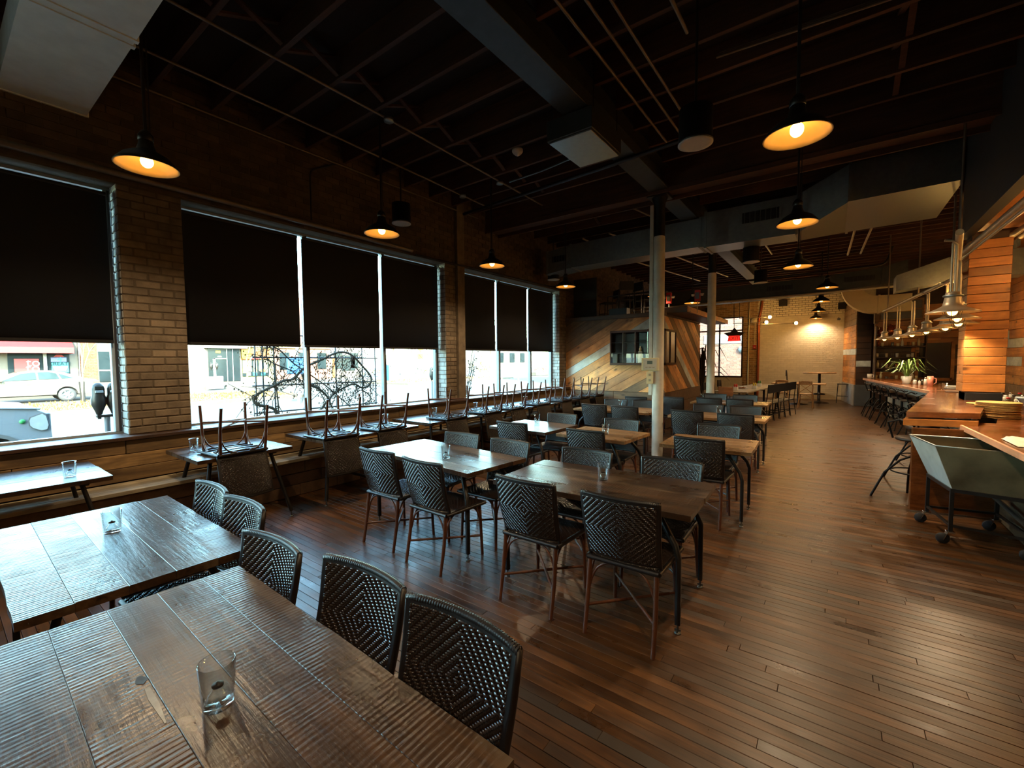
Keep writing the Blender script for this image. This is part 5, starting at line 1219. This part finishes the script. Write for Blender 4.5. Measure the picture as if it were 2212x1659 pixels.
def profile_body(t,name,mat,prof,x0,x1,inset=None):
    """prof: closed (y,z) outline; side faces chamfered by inset"""
    n=len(prof); cy=sum(p[0] for p in prof)/n; 
    V=[(x0,y,z) for y,z in prof]+[(x1,y,z) for y,z in prof]
    return MB().add(V,[tuple(range(n)),tuple(range(n,2*n))[::-1]]+[(i,(i+1)%n,n+(i+1)%n,n+i) for i in range(n)]).build(name,mat,t)
def arch(yc,zc,r_,n=12): return [(yc+r_*math.cos(PI-PI*k/n),zc+r_*math.sin(PI-PI*k/n)) for k in range(n+1)]
# white pickup at the kerb, its nose towards the brick pier
X=-8.5
tk=thing('pickup_truck','white pickup truck parked at the kerb, its nose seen through the first window','pickup',(0,0,0))
zb=.36
pr=[(-4.2,zb)]+arch(-3.2,zb,.44)+arch(.40,zb,.40)[0:]+[(.82,zb-.0),(.90,zb+.05),(.97,.50),(1.0,.62),(.985,.84),(.95,.98),(.86,1.04),(.55,1.08),(-.6,1.12),(-4.2,1.10)]
profile_body(tk,'body','car_white',pr,X,X-1.85)
MB().add([(X-.02,.88,1.035),(X-1.83,.88,1.035),(X-1.83,.5,1.10),(X-.02,.5,1.10),(X-.06,-.75,1.15),(X-1.79,-.75,1.15),(X-.3,.78,1.09),(X-1.55,.78,1.09)],[(0,1,2,3),(3,2,5,4)]).build('hood','car_white',tk)
MB().tube([(X+.004,.9,1.045),(X+.004,.5,1.085),(X+.004,-.7,1.125)],.012,6).build('hood_seam','trim_grey',tk)
MB().add([(X+.0,-.75,1.13),(X-.12,-1.35,1.72),(X-.12,-2.9,1.72),(X+.0,-3.0,1.12),(X-1.85,-.75,1.13),(X-1.73,-1.35,1.72),(X-1.73,-2.9,1.72),(X-1.85,-3.0,1.12)],[(0,1,2,3),(4,7,6,5),(0,4,5,1),(1,5,6,2),(2,6,7,3)]).build('cab','car_white',tk)
MB().add([(X+.012,-.98,1.16),(X-.10,-1.42,1.64),(X-.10,-2.75,1.64),(X+.012,-2.85,1.16)],[(0,1,2,3)]).build('side_glass','car_glass',tk)
hp=[(.785,.90),(.80,.945),(.92,.995),(.955,.96),(.978,.82),(.96,.755),(.90,.745),(.82,.79),(.79,.83)]
MB().prism(hp,(X-.03,0,0),(0,1,0),(0,0,1),.04).build('headlight_bezel','trim_grey',tk)
MB().prism([(y*.88+.107,z*.88+.104) for y,z in hp],(X+.005,0,0),(0,1,0),(0,0,1),.012).build('headlight_lens','frame_pale',tk)
MB().cbox(X-1.8,X-.05,.955,1.0,.66,.98,.02).build('grille','trim_grey',tk)
MB().prism([(.86,.34),(.97,.36),(1.02,.45),(1.02,.58),(.985,.60),(.93,.54),(.89,.44)],(X-1.87,0,0),(0,1,0),(0,0,1),1.885).build('bumper','trim_grey',tk)
MB().cbox(X-.004,X+.012,.835,.885,.515,.55,.004).build('marker_light','orange_light',tk)
MB().lathe([(.001,.012),(.03,.012),(.03,0)],18,(X,.735,.895),mat=Matrix.Rotation(PI/2,4,'Y')).build('sticker','green',tk)
ap=arch(.40,zb,.42); ai=arch(.40,zb,.375)
MB().add([(X+.006,y,z) for y,z in ap]+[(X+.006,y,z) for y,z in ai],[(i,i+1,14+i,13+i) for i in range(12)]).build('wheel_arch_trim','trim_grey',tk)
MB().box(X-1.8,X-.25,.0,.79,zb-.1,zb+.37).box(X-1.8,X-.25,-3.7,-2.72,zb-.1,zb+.4).build('wheel_well','rubber',tk)
for y in (.40,-3.2):
    for x in (X-.13,X-1.72): wheel(tk,x,y,G+.37,.35,.22)
# beige sedan across the median
X=-28.7; cy=3.95
sd=thing('sedan','pale beige sedan parked across the street beyond the median','car',(0,0,0)); zb=.22
pr=[(1.05,zb)]+arch(1.35,zb,.36)+arch(cy,zb,.36)+[(4.9,zb+.05),(5.05,.42),(5.08,.62),(5.02,.82),(4.9,.90),(4.2,.95),(1.6,.86),(.85,.74),(.55,.60),(.5,.35),(.6,zb)]
profile_body(sd,'body','car_beige',pr,X,X-1.8)
cab=[(1.55,.86),(2.45,1.25),(2.85,1.33),(3.4,1.33),(3.85,1.25),(4.55,.95)]
MB().add([(X-.02-.14*max(0,z-.9)/.4,y,z) for y,z in cab]+[(X-1.78+.14*max(0,z-.9)/.4,y,z) for y,z in cab],[(0,1,2,3,4,5),(11,10,9,8,7,6)]+[(i,i+1,7+i,6+i) for i in range(5)]).build('cabin','car_beige',sd)
for a in ([(1.95,.90),(2.5,1.19),(2.88,1.26),(2.98,1.26),(3.0,.93)],[(3.06,.93),(3.04,1.26),(3.4,1.26),(3.62,1.20),(3.72,.94)],[(3.78,.945),(3.7,1.17),(3.82,1.14),(4.2,.95)]):
    MB().add([(X+.01-.13*max(0,z-.9)/.4,y,z) for y,z in a],[tuple(range(len(a)))]).build('side_glass','car_glass',sd)
for y in (2.75,3.75): MB().cbox(X,X+.03,y-.09,y+.09,.72,.745,.006).build('door_handle','zinc',sd)
for y in (2.0,3.02,): MB().box(X,X+.006,y-.008,y+.008,.3,.88).build('door_seam','trim_grey',sd)
MB().cbox(X-.25,X+.012,4.82,5.06,.68,.80,.02).build('tail_light','orange_light',sd); MB().cbox(X-.02,X+.16,1.85,2.0,.86,.96,.03).build('mirror','car_beige',sd)
MB().box(X-1.75,X-.2,.9,4.4,zb-.05,zb+.3).build('underside','rubber',sd)
for y in (1.35,cy):
    for x in (X-.12,X-1.68): wheel(sd,x,y,G+.31,.31,.2)
# parking meters
def meter(x,y,lab,heads,zt=1.42,s=1.0):
    t=thing('parking_meter',lab,'parking meter',(x,y,-.02),group='parking meters'); MB().tube([(0,0,0),(0,0,1.0*s)],.03*s,12).build('post','trim_grey',t)
    if len(heads)>1: MB().cbox(-.03*s,.03*s,heads[0]*s-.03,heads[-1]*s+.03,1.0*s,1.035*s,.006).build('crossbar','dark_steel',t)
    for h in heads:
        hd=MB().lathe([(.001,1.03*s),(.03*s,1.04*s),(.04*s,1.08*s),(.075*s,1.17*s),(.08*s,1.24*s),(.066*s,1.30*s),(.066*s,1.38*s),(.055*s,1.43*s),(.03*s,1.455*s),(.001,1.46*s)],20,(0,h*s,0)).build('head','dark_steel',t)
        MB().cbox(.055*s,.08*s,(h-.04)*s,(h+.04)*s,1.33*s,1.36*s,.003).build('display_window','frame_pale',hd); MB().cbox(.05*s,.075*s,(h-.045)*s,(h+.045)*s,1.375*s,1.42*s,.004).build('dome_glass','car_glass',hd)
        MB().lathe([(.001,-.02),(.018,-.02),(.018,.03),(.001,.03)],10,(0,h*s,1.0*s)).build('neck','dark_steel',hd)
meter(-7.6,1.395,'double-headed parking meter right outside the first window',(-.075,.075),s=.97)
meter(-10.4,9.72,'single parking meter seen at the edge of the far window',(0,))
meter(-33.0,11.45,'pale double parking meter across the street before the dark shopfront',(-.14,.14),s=1.15)
# bare trees
def tree(x,y,h,lab,mat='bark',seed=1,r0=.05,spread=.5,z0=None,depth=4,guard=False):
    rr=random.Random(seed); t=thing('bare_tree',lab,'tree',(x,y,G+.1 if z0 is None else z0),group='bare street trees'); tr=MB(); br=MB()
    def grow(p,d,L,r_,k):
        q=p+d*L; mid=p+d*L*.5+Vector((rr.uniform(-.04,.04)*L,rr.uniform(-.04,.04)*L,0))
        (tr if k==0 else br).tube([p,mid,q],[r_,r_*.85,r_*.7],5 if k else 8,False)
        if k>=depth: return
        for i in range(3 if k<3 else 2):
            a=rr.uniform(0,2*PI); tl=rr.uniform(.35,.8)*spread*1.6; nd_=(d+Vector((math.cos(a),math.sin(a),rr.uniform(-.1,.4)))*tl).normalized(); grow(p+d*L*rr.uniform(.62,1.0),nd_,L*rr.uniform(.55,.75),r_*.6,k+1)
    grow(Vector((0,0,0)),Vector((.01,.02,1)),h*.42,r0,0)
    tr.build('trunk',mat,t); br.build('branches',mat,t,kind='stuff')
    if guard:
        for k in range(3): a=k*2.1; MB().bar((.06*math.cos(a),.06*math.sin(a),0),(.09*math.cos(a+.5),.09*math.sin(a+.5),.9),.05,.02).build('guard_strip','dark_steel',t)
    return t
tree(-25.4,3.95,4.6,'thin bare tree with a dark guard on the grass median before the sedan',seed=3,guard=True,r0=.045,spread=.45,depth=5)
tree(-33.2,6.5,5.6,'pale bare tree at the kerb before the clothing shop',seed=5,r0=.09,spread=.4,depth=5)
tree(-34.2,13.9,4.6,'pale bare tree before the yellow-signed shop',seed=8,r0=.07,spread=.55,depth=5)
for i,(x,y,h) in enumerate(((-38,30,7),(-42,36,8),(-46,42,8),(-36,44,8),(-30,52,9),(-40,52,9),(-24,58,9),(-18,62,9))): tree(x,y,h,'bare tree in the hazy row down the street, %s from the shops'%oc[i],seed=20+i,r0=.12,spread=.6,depth=5)
# buildings across the street
XS=-36.0
def S(px,py,x=XS): p=onx(px,py,x); return p.y,p.z
def bld(lab,y0,y1,h,mat,depth=8,name='shop_building'):
    t=thing(name,lab,'building',(0,0,0),group='buildings across the street'); MB().box(XS-depth,XS,y0,y1,.0,h).build('wall',mat,t); return t
def rect(t,name,mat,y0,y1,z0,z1,d=.06,x=XS): return MB().cbox(x-.05,x+d,min(y0,y1),max(y0,y1),z0,z1,.01).build(name,mat,t)
def ztop(px,py): return S(px,py)[1]
b=bld('white shop building with a red awning and window posters, behind the sedan',-6,S(120,0)[0],6.5,'stucco')
ya,yb=S(0,0)[0]-1.2,S(104,0)[0]
MB().add([(XS+.0,-5,3.3),(XS+0,yb,3.3),(XS+1.1,yb,2.55),(XS+1.1,-5,2.55),(XS+1.1,yb,2.22),(XS+1.1,-5,2.22),(XS+0,yb,2.2)],[(0,1,2,3),(3,2,4,5),(1,2,4,6)]).build('awning','red_out',b)
rect(b,'display_window','shop_glass',S(-40,0)[0],S(40,0)[0],.6,2.5); rect(b,'display_window','shop_glass',S(50,0)[0],S(100,0)[0],.6,2.5)
rect(b,'pilaster','white_out',S(41,0)[0],S(49,0)[0],.1,2.6,.2)
yb0,yb1=S(-25,0)[0],S(32,0)[0]; p_=rect(b,'poster','red_out',yb0,yb1,.75,ztop(10,775),.09); 
text('to',.62,'letters','white_out',b,(XS+.10,S(18,0)[0],ztop(18,784)),(PI/2,0,PI/2)); text('to',.62,'letters','white_out',b,(XS+.10,S(17,0)[0],ztop(17,796)),(PI/2,0,PI/2))
pg=rect(b,'gelato_poster','cyan_out',S(59,0)[0],S(98,0)[0],ztop(78,806),ztop(78,783),.09); rect(b,'poster_top','lilac_out',S(58,0)[0],S(94,0)[0],ztop(78,782),ztop(78,772),.08)
text('4',.42,'letters','cyan_out',b,(XS+.10,S(78,0)[0],ztop(78,777)),(PI/2,0,PI/2)); text('CREATE',.26,'letters','car_glass',b,(XS+.12,S(78,0)[0],ztop(78,786.5)),(PI/2,0,PI/2)); 
MB().prism([(-.32,.12),(-.22,-.14),(.22,-.14),(.32,.12)],(XS+.10,S(79,0)[0],ztop(78,796)),(0,1,0),(0,0,1),.02).build('cup_picture','cream_out',b); MB().prism([(-.22,0),(.22,0),(.12,.12),(-.1,.14)],(XS+.1,S(77,0)[0],ztop(78,771)),(0,1,0),(0,0,1),.02).build('flower_picture','red_out',b)
b=bld('narrow brick house front between the red awning and the clothing shop',S(121,0)[0],S(164,0)[0],7.5,'brick_out')
cd=[]; bricks((S(164,0)[0]-S(124,0)[0],.1,3.4),(0,1,0),(XS+.01,S(124,0)[0],0),(1,0,0),cd,bl=.22,bh=.075,mo=.02); lay(b,cd,'brick_out',0)
rect(b,'downpipe','white_out',S(121,0)[0],S(123.5,0)[0],.1,6,.12)
b=bld('dark clothing shop with a round sign and a pale jacket in its window',S(164,0)[0],S(300,0)[0],7,'stucco')
for a,c_,z0,z1 in ((166,193,.5,2.35),(203,262,.4,2.0)): rect(b,'display_window','shop_glass',S(a,0)[0],S(c_,0)[0],z0,z1)
rect(b,'transom_bar','white_out',S(166,0)[0],S(193,0)[0],1.16,1.24,.1); rect(b,'window_rail','white_out',S(203,0)[0],S(262,0)[0],.85,.95,.1); rect(b,'shop_beam','cream_out',S(196,0)[0],S(270,0)[0],2.0,2.16,.12); rect(b,'pilaster','cream_out',S(193,0)[0],S(202,0)[0],.1,3,.15)
MB().lathe([(.001,0),(.55,0),(.55,.06),(.46,.06),(.46,.03),(.001,.03)],32,(XS+.08,S(229,0)[0],2.62),mat=Matrix.Rotation(PI/2,4,'Y')).build('round_sign','cream_out',b); text('LI',.5,'letters','trim_grey',b,(XS+.13,S(229,0)[0],2.62),(PI/2,0,PI/2))
MB().prism([(-.42,-.05),(-.30,.30),(-.08,.40),(.08,.40),(.30,.30),(.46,-.05),(.34,-.12),(.26,.05),(.25,-.42),(-.25,-.42),(-.26,.05),(-.34,-.12)],(XS+.08,S(236,0)[0],1.38),(0,1,0),(0,0,1),.1).build('jacket','white_out',b)
rect(b,'notice','white_out',S(243,0)[0],S(252,0)[0],1.7,2.1,.1)
b=bld('corner block hidden behind the first brick pier, next to the dark shopfront',S(300,0)[0],S(409,0)[0],7,'stucco')
b=bld('dark glass shopfront with a pale door, seen beside the first brick pier',S(409,0)[0],S(488,0)[0],6,'stucco')
rect(b,'display_window','shop_glass',S(414,0)[0],S(485,0)[0],.25,2.65); rect(b,'door_frame','white_out',S(424,0)[0],S(430,0)[0],.2,1.95,.1); rect(b,'door_head','white_out',S(424,0)[0],S(456,0)[0],1.86,1.95,.1); rect(b,'fascia','orange_out',S(405,0)[0],S(496,0)[0],3.0,3.4,.3); rect(b,'eave_strip','white_out',S(405,0)[0],S(500,0)[0],2.66,2.86,.35)
rect(b,'open_notice','yellow_out',S(431,0)[0],S(442,0)[0],2.3,2.5,.09); rect(b,'door_notice','white_out',S(435,0)[0],S(444,0)[0],2.0,2.1,.09); rect(b,'window_mullion','white_out',S(455,0)[0],S(456.5,0)[0],.2,2.65,.1); rect(b,'window_mullion','white_out',S(468,0)[0],S(469.5,0)[0],.2,2.65,.1)
t=thing('pavement_sign','white pavement sign with a blue stripe before the dark shopfront','sign',(-31.6,S(427,0,-31.6)[0],.0)); MB().cbox(-.03,.03,-.48,.48,-.05,.75,.01).build('board','white_out',t); MB().box(.03,.036,-.46,.46,.12,.24).build('stripe','blue',t); text('P 1/2 P',.26,'letters','trim_grey',t,(.036,0,.46),(PI/2,0,PI/2))
b=bld('shop with a yellow and orange sign board and striped blinds',S(488,0)[0],S(562,0)[0],5.5,'cream_out')
rect(b,'sign_board','orange_out',S(488,0)[0],S(552,0)[0],1.85,2.65,.15); rect(b,'sign_panel','yellow_out',S(488,0)[0],S(510,0)[0],1.9,2.6,.18); rect(b,'red_panel','red_out',S(508,0)[0],S(527,0)[0],1.85,2.05,.18); rect(b,'roof_sign','white_out',S(490,0)[0],S(562,0)[0],2.8,3.4,.3)
rect(b,'display_window','shop_glass',S(490,0)[0],S(550,0)[0],.55,1.8)
for k in range(5): rect(b,'blind','cream_out',S(491+k*12,0)[0],S(499+k*12,0)[0],.9 if k%2 else .8,1.78,.09)
for k,(m_,px) in enumerate((('white_out',503),('cyan_out',517),('orange_out',535),('cyan_out',536))): rect(b,'window_card',m_,S(px-4,0)[0],S(px+5,0)[0],.58 if k!=2 else .85,.85 if k!=2 else 1.1,.12)
b=bld('long red brick building behind the vine trellis',S(563,0)[0],S(690,0)[0],7,'brick_red')
for k in range(5): 
    y=S(575,0)[0]+k*1.6; rect(b,'window','shop_glass',y,y+.8,1.0,2.4)
rect(b,'stone_band','cream_out',S(563,0)[0],S(690,0)[0],2.75,2.95,.12)
b=bld('pale low building with an orange door behind the vine trellis',S(690,0)[0],S(760,0)[0],5,'stucco'); rect(b,'orange_door','orange_out',S(694,0)[0],S(703,0)[0],.2,1.9); rect(b,'window','shop_glass',S(715,0)[0],S(745,0)[0],.8,2.2)
# far backdrop down the street
t=thing('far_house','pale gabled house far down the street behind the bare trees','house',(0,0,0)); MB().box(-60,-50,62,74,-.1,5).prism([(-60.5,5),(-49.5,5),(-55,8.5)],(0,61.5,0),(1,0,0),(0,0,1),-13).build('wall','stucco',t)
for k in range(3): MB().box(-50,-49.92,63.5+k*3.4,65+k*3.4,1.2,3).build('window','shop_glass',t)
t=thing('far_block','pale long block far up the street beyond the far window','building',(0,0,0)); MB().box(-44,-26,84,92,-.1,9).build('wall','stucco',t)
for k in range(6): MB().box(-43+k*3,-41.4+k*3,83.9,84,1.5,3.4).build('window','shop_glass',t)
for i,(x,y,s_) in enumerate(((-44,40,1.6),(-40,47,1.3),(-48,34,1.5),(-34,60,2.2),(-26,70,2.2),(-20,74,2.4))):
    mb=MB()
    for k in range(260):
        a,b_,c_=R.gauss(0,.5),R.gauss(0,.9),abs(R.gauss(0,.55)); d=.12
        mb.add([(a*s_+R.uniform(-d,d),b_*s_+R.uniform(-d,d),c_*s_+R.uniform(-d,d)) for _ in range(3)],[(0,1,2)])
    t=thing('dry_shrub','dry brownish shrub down the street, %s in the row'%oc[i],'shrub',(x,y,G),group='dry shrubs'); mb.build('foliage','bush',t,kind='stuff')
t=thing('utility_cabinet','white utility cabinet on the street corner with a blue side','cabinet',(-29.6,23.0,.02)); MB().cbox(-.35,.35,-.35,.5,0,1.45,.02).build('box','white_out',t); MB().box(-.36,.34,-.40,-.351,.05,1.3).build('side_panel','blue_out',t)
t=thing('crossing_sign','yellow-green crossing sign on a post at the street corner','sign',(-28.5,25.3,.02)); MB().tube([(0,0,0),(0,0,3.2)],.04,8).build('post','trim_grey',t); MB().prism([(0,.45),(.45,0),(0,-.45),(-.45,0)],(.06,0,2.75),(0,1,0),(0,0,1),.02).build('diamond','yellow_sign',t); MB().cbox(.05,.07,-.34,.34,1.75,2.25,.004).build('plate','yellow_sign',t); MB().bar((.075,-.12,2.12),(.075,.12,1.9),.05,.005).build('arrow','black_plastic',t)
t=thing('bus_stop_sign','tall white notice board on a dark post near the crossing sign','sign',(-27.6,23.9,.02)); MB().tube([(0,0,0),(0,0,2.4)],.04,8).build('post','trim_grey',t); MB().cbox(.04,.06,-.25,.25,1.35,2.3,.006).build('plate','cream',t)
t=thing('blue_banner','blue and green banner box on a pole seen through the trellis','banner',(-18,9.3,G)); MB().tube([(0,0,0),(0,0,3.5)],.06,8).build('pole','trim_grey',t); MB().cbox(-.1,.1,-.42,.2,1.25,1.95,.03).build('box','blue_out',t); MB().cbox(-.1,.1,.21,.34,1.3,1.9,.02).build('side','green',t)
t=thing('white_car','white car parked far up the street, at the far window','car',(-22.5,44.5,G)); profile_body(t,'body','car_white',[(-2.2,.3),(2.2,.3),(2.25,.7),(1.6,.85),(.9,1.35),(-.9,1.38),(-1.6,.9),(-2.2,.8)],.85,-.85); MB().add([(.87,-1.2,.92),(.87,-.75,1.28),(.87,.8,1.26),(.87,1.3,.9)],[(0,1,2,3)]).build('side_glass','car_glass',t)
for y in (-1.35,1.35):
    for x in (.72,-.72): wheel(t,x,y,.32,.32,.2)
t=thing('orange_planter','low orange-red shrub bed up the street beside the far window','planter',(-27,42,G)); MB().cbox(-.5,.5,-1.6,1.6,0,.4,.04).build('bed','kerb',t); mb=MB()
for k in range(300): 
    a,b_,c_=R.uniform(-.5,.5),R.uniform(-1.6,1.6),R.uniform(.4,1.2); mb.add([(a+R.uniform(-.1,.1),b_+R.uniform(-.1,.1),c_+R.uniform(-.1,.1)) for _ in range(3)],[(0,1,2)])
mb.build('foliage','copper',t,kind='stuff')
for i,(x,y) in enumerate(((-14.5,16.5),(-14,17.6),(-13.2,18.4))): t=thing('street_pole','thin grey street pole up the road past the far window mullion, %s of three'%oc[i],'pole',(x,y,G),group='street poles'); MB().tube([(0,0,0),(0,0,4.5)],.05,8).build('shaft','trim_grey',t); MB().lathe([(.1,0),(.1,.25),(.05,.3)],12).build('foot','trim_grey',t)
# vine trellis right outside the second window
XT=-7.05
tr=thing('vine_trellis','metal garden trellis with thick bare vines right outside the second window','trellis',(XT,0,0))
def T(zx,zy): 
    p=onx(400+zx/5.183,700+zy/5.183,XT); return Vector((0,p.y,p.z))
for x in (790,872,1000,1335,1690,1985,2130):
    q=T(x,600); MB().tube([(0,q.y,-.02),(0,q.y,2.6)],.012,6).build('upright_bar','trim_grey',tr)
for (a,b_) in (((750,372),(2150,380)),((750,695),(2140,640)),((770,1003),(2150,880)),((770,120),(2150,150))):
    MB().tube([T(*a),T(*b_)],.012,6).build('cross_bar','trim_grey',tr)
paths=[[(1045,1120),(1000,960),(890,920),(800,900),(765,840),(830,770),(1000,680),(1100,630),(1180,620),(1260,560),(1340,480),(1500,410),(1700,320),(1850,340),(1990,480),(2070,600),(2040,690),(1960,710),(1880,670),(1780,710),(1650,790),(1610,860),(1640,940),(1690,1000)],
 [(860,150),(900,210),(1050,290),(1200,430),(1350,540),(1550,680),(1700,800),(1900,970)],[(1300,560),(1360,660),(1480,720),(1590,830),(1560,900),(1500,970),(1480,1040)],[(930,180),(900,340),(920,400),(1000,450),(1180,520),(1250,590)],[(1850,360),(1860,430),(1930,520),(1990,640),(1980,730),(2050,790),(2060,850),(1990,890)],[(1040,1090),(1030,900),(1010,700),(1000,450)]]
rr=random.Random(4); bud=MB(); twg=MB()
for i,pth in enumerate(paths):
    P=[T(*q)+Vector((rr.uniform(.0,.04),0,0)) for q in pth]; Q=[]
    for k in range(len(P)-1):
        for j in range(4):
            s_=j/4; p0,p1,p2,p3=P[max(k-1,0)],P[k],P[k+1],P[min(k+2,len(P)-1)]
            Q.append(.5*((2*p1)+(p2-p0)*s_+(2*p0-5*p1+4*p2-p3)*s_*s_+(3*p1-p0-3*p2+p3)*s_**3))
    Q.append(P[-1]); r0=.022 if i in (0,2) else .013
    MB().tube(Q,[r0*(1-.35*k/len(Q)) for k in range(len(Q))],8).build('vine_stem','vine',tr)
    for q in Q[::1]:
        if rr.random()<.8:
            a=rr.uniform(0,2*PI); L=rr.uniform(.15,.5); d=Vector((rr.uniform(-.1,.15),math.cos(a),math.sin(a)-.35)).normalized(); e=q+d*L*.5+Vector((0,rr.uniform(-.05,.05),rr.uniform(-.05,.05))); f_=q+d*L
            twg.tube([q,e,f_],[.006,.005,.003],4,False)
            for k in range(rr.randint(3,9)):
                c_=q.lerp(f_,rr.random())+Vector((rr.uniform(-.03,.03),rr.uniform(-.05,.05),rr.uniform(-.05,.05))); s_=rr.uniform(.006,.014); bud.add([c_+Vector((0,-s_,0)),c_+Vector((0,0,-s_*1.4)),c_+Vector((0,s_,0)),c_+Vector((s_,0,s_*1.4))],[(0,1,2),(0,2,3),(0,1,3),(1,2,3)])
for k in range(700):
    q=T(rr.gauss(1800,170),rr.gauss(620,210)); q.x=rr.uniform(-.05,.05); s_=rr.uniform(.006,.015); bud.add([q+Vector((0,-s_,0)),q+Vector((0,0,-s_*1.4)),q+Vector((0,s_,0)),q+Vector((s_,0,s_*1.4))],[(0,1,2),(0,2,3),(0,1,3),(1,2,3)])
twg.build('twigs','vine',tr,kind='stuff'); bud.build('dry_buds','leaf_dry',tr,kind='stuff')
# leafy shrub outside the far window
sh=thing('window_shrub','thin leafy shrub right outside the far window','shrub',(-7.2,7.7,-.02)); stm=MB(); lf=MB()
for k in range(12):
    a=rr.uniform(0,2*PI); h=rr.uniform(1.1,2.1); c_,s_=math.cos(a)*.2,math.sin(a)*.9; P=[Vector((0,0,0)),Vector((c_*.4,s_*.4,h*.5)),Vector((c_,s_,h))]; stm.tube(P,[.012,.009,.004],5,False)
    for j in range(16):
        q=P[1].lerp(P[2],rr.uniform(-.3,1))+Vector((rr.uniform(-.08,.08),rr.uniform(-.08,.08),rr.uniform(-.05,.05))); d=rr.uniform(.02,.045); b_=rr.uniform(0,6.3); u_=Vector((.3,math.cos(b_),math.sin(b_)))*d; v_=Vector((0,-math.sin(b_),math.cos(b_)))*d*.4; lf.add([q-u_,q-v_,q+u_,q+v_],[(0,1,2,3)])
stm.build('stems','vine',sh,kind='stuff'); lf.build('foliage','leaf_dry',sh,kind='stuff')
# brick building seen through the back window
t=thing('rear_brick_building','sunlit pale brick building outside the back window with a faded sign','building',(0,0,0)); MB().box(-16,4,27.05,33,-.1,8).build('wall','mortar_out',t)
cd=[]; bricks((9,.0,4.6),(1,0,0),(-10.5,27.04,0),(0,-1,0),cd,bl=.30,bh=.09,mo=.022); lay(t,cd,'brick_red',0)
MB().box(-6.1,-3.9,27.0,27.028,2.5,3.0).build('sign_panel','white_out',t); MB().cbox(-3.7,-3.2,26.98,27.04,.2,2.0,.01).build('blue_door','blue_out',t); MB().lathe([(.001,0),(.18,0),(.2,.05),(.001,.06)],18,(-4.1,27.0,2.15),mat=Matrix.Rotation(PI/2,4,'X')).build('round_plate','white_out',t)
print('objects',len(bpy.data.objects),'tris',sum(len(m.polygons) for m in bpy.data.meshes)*2)
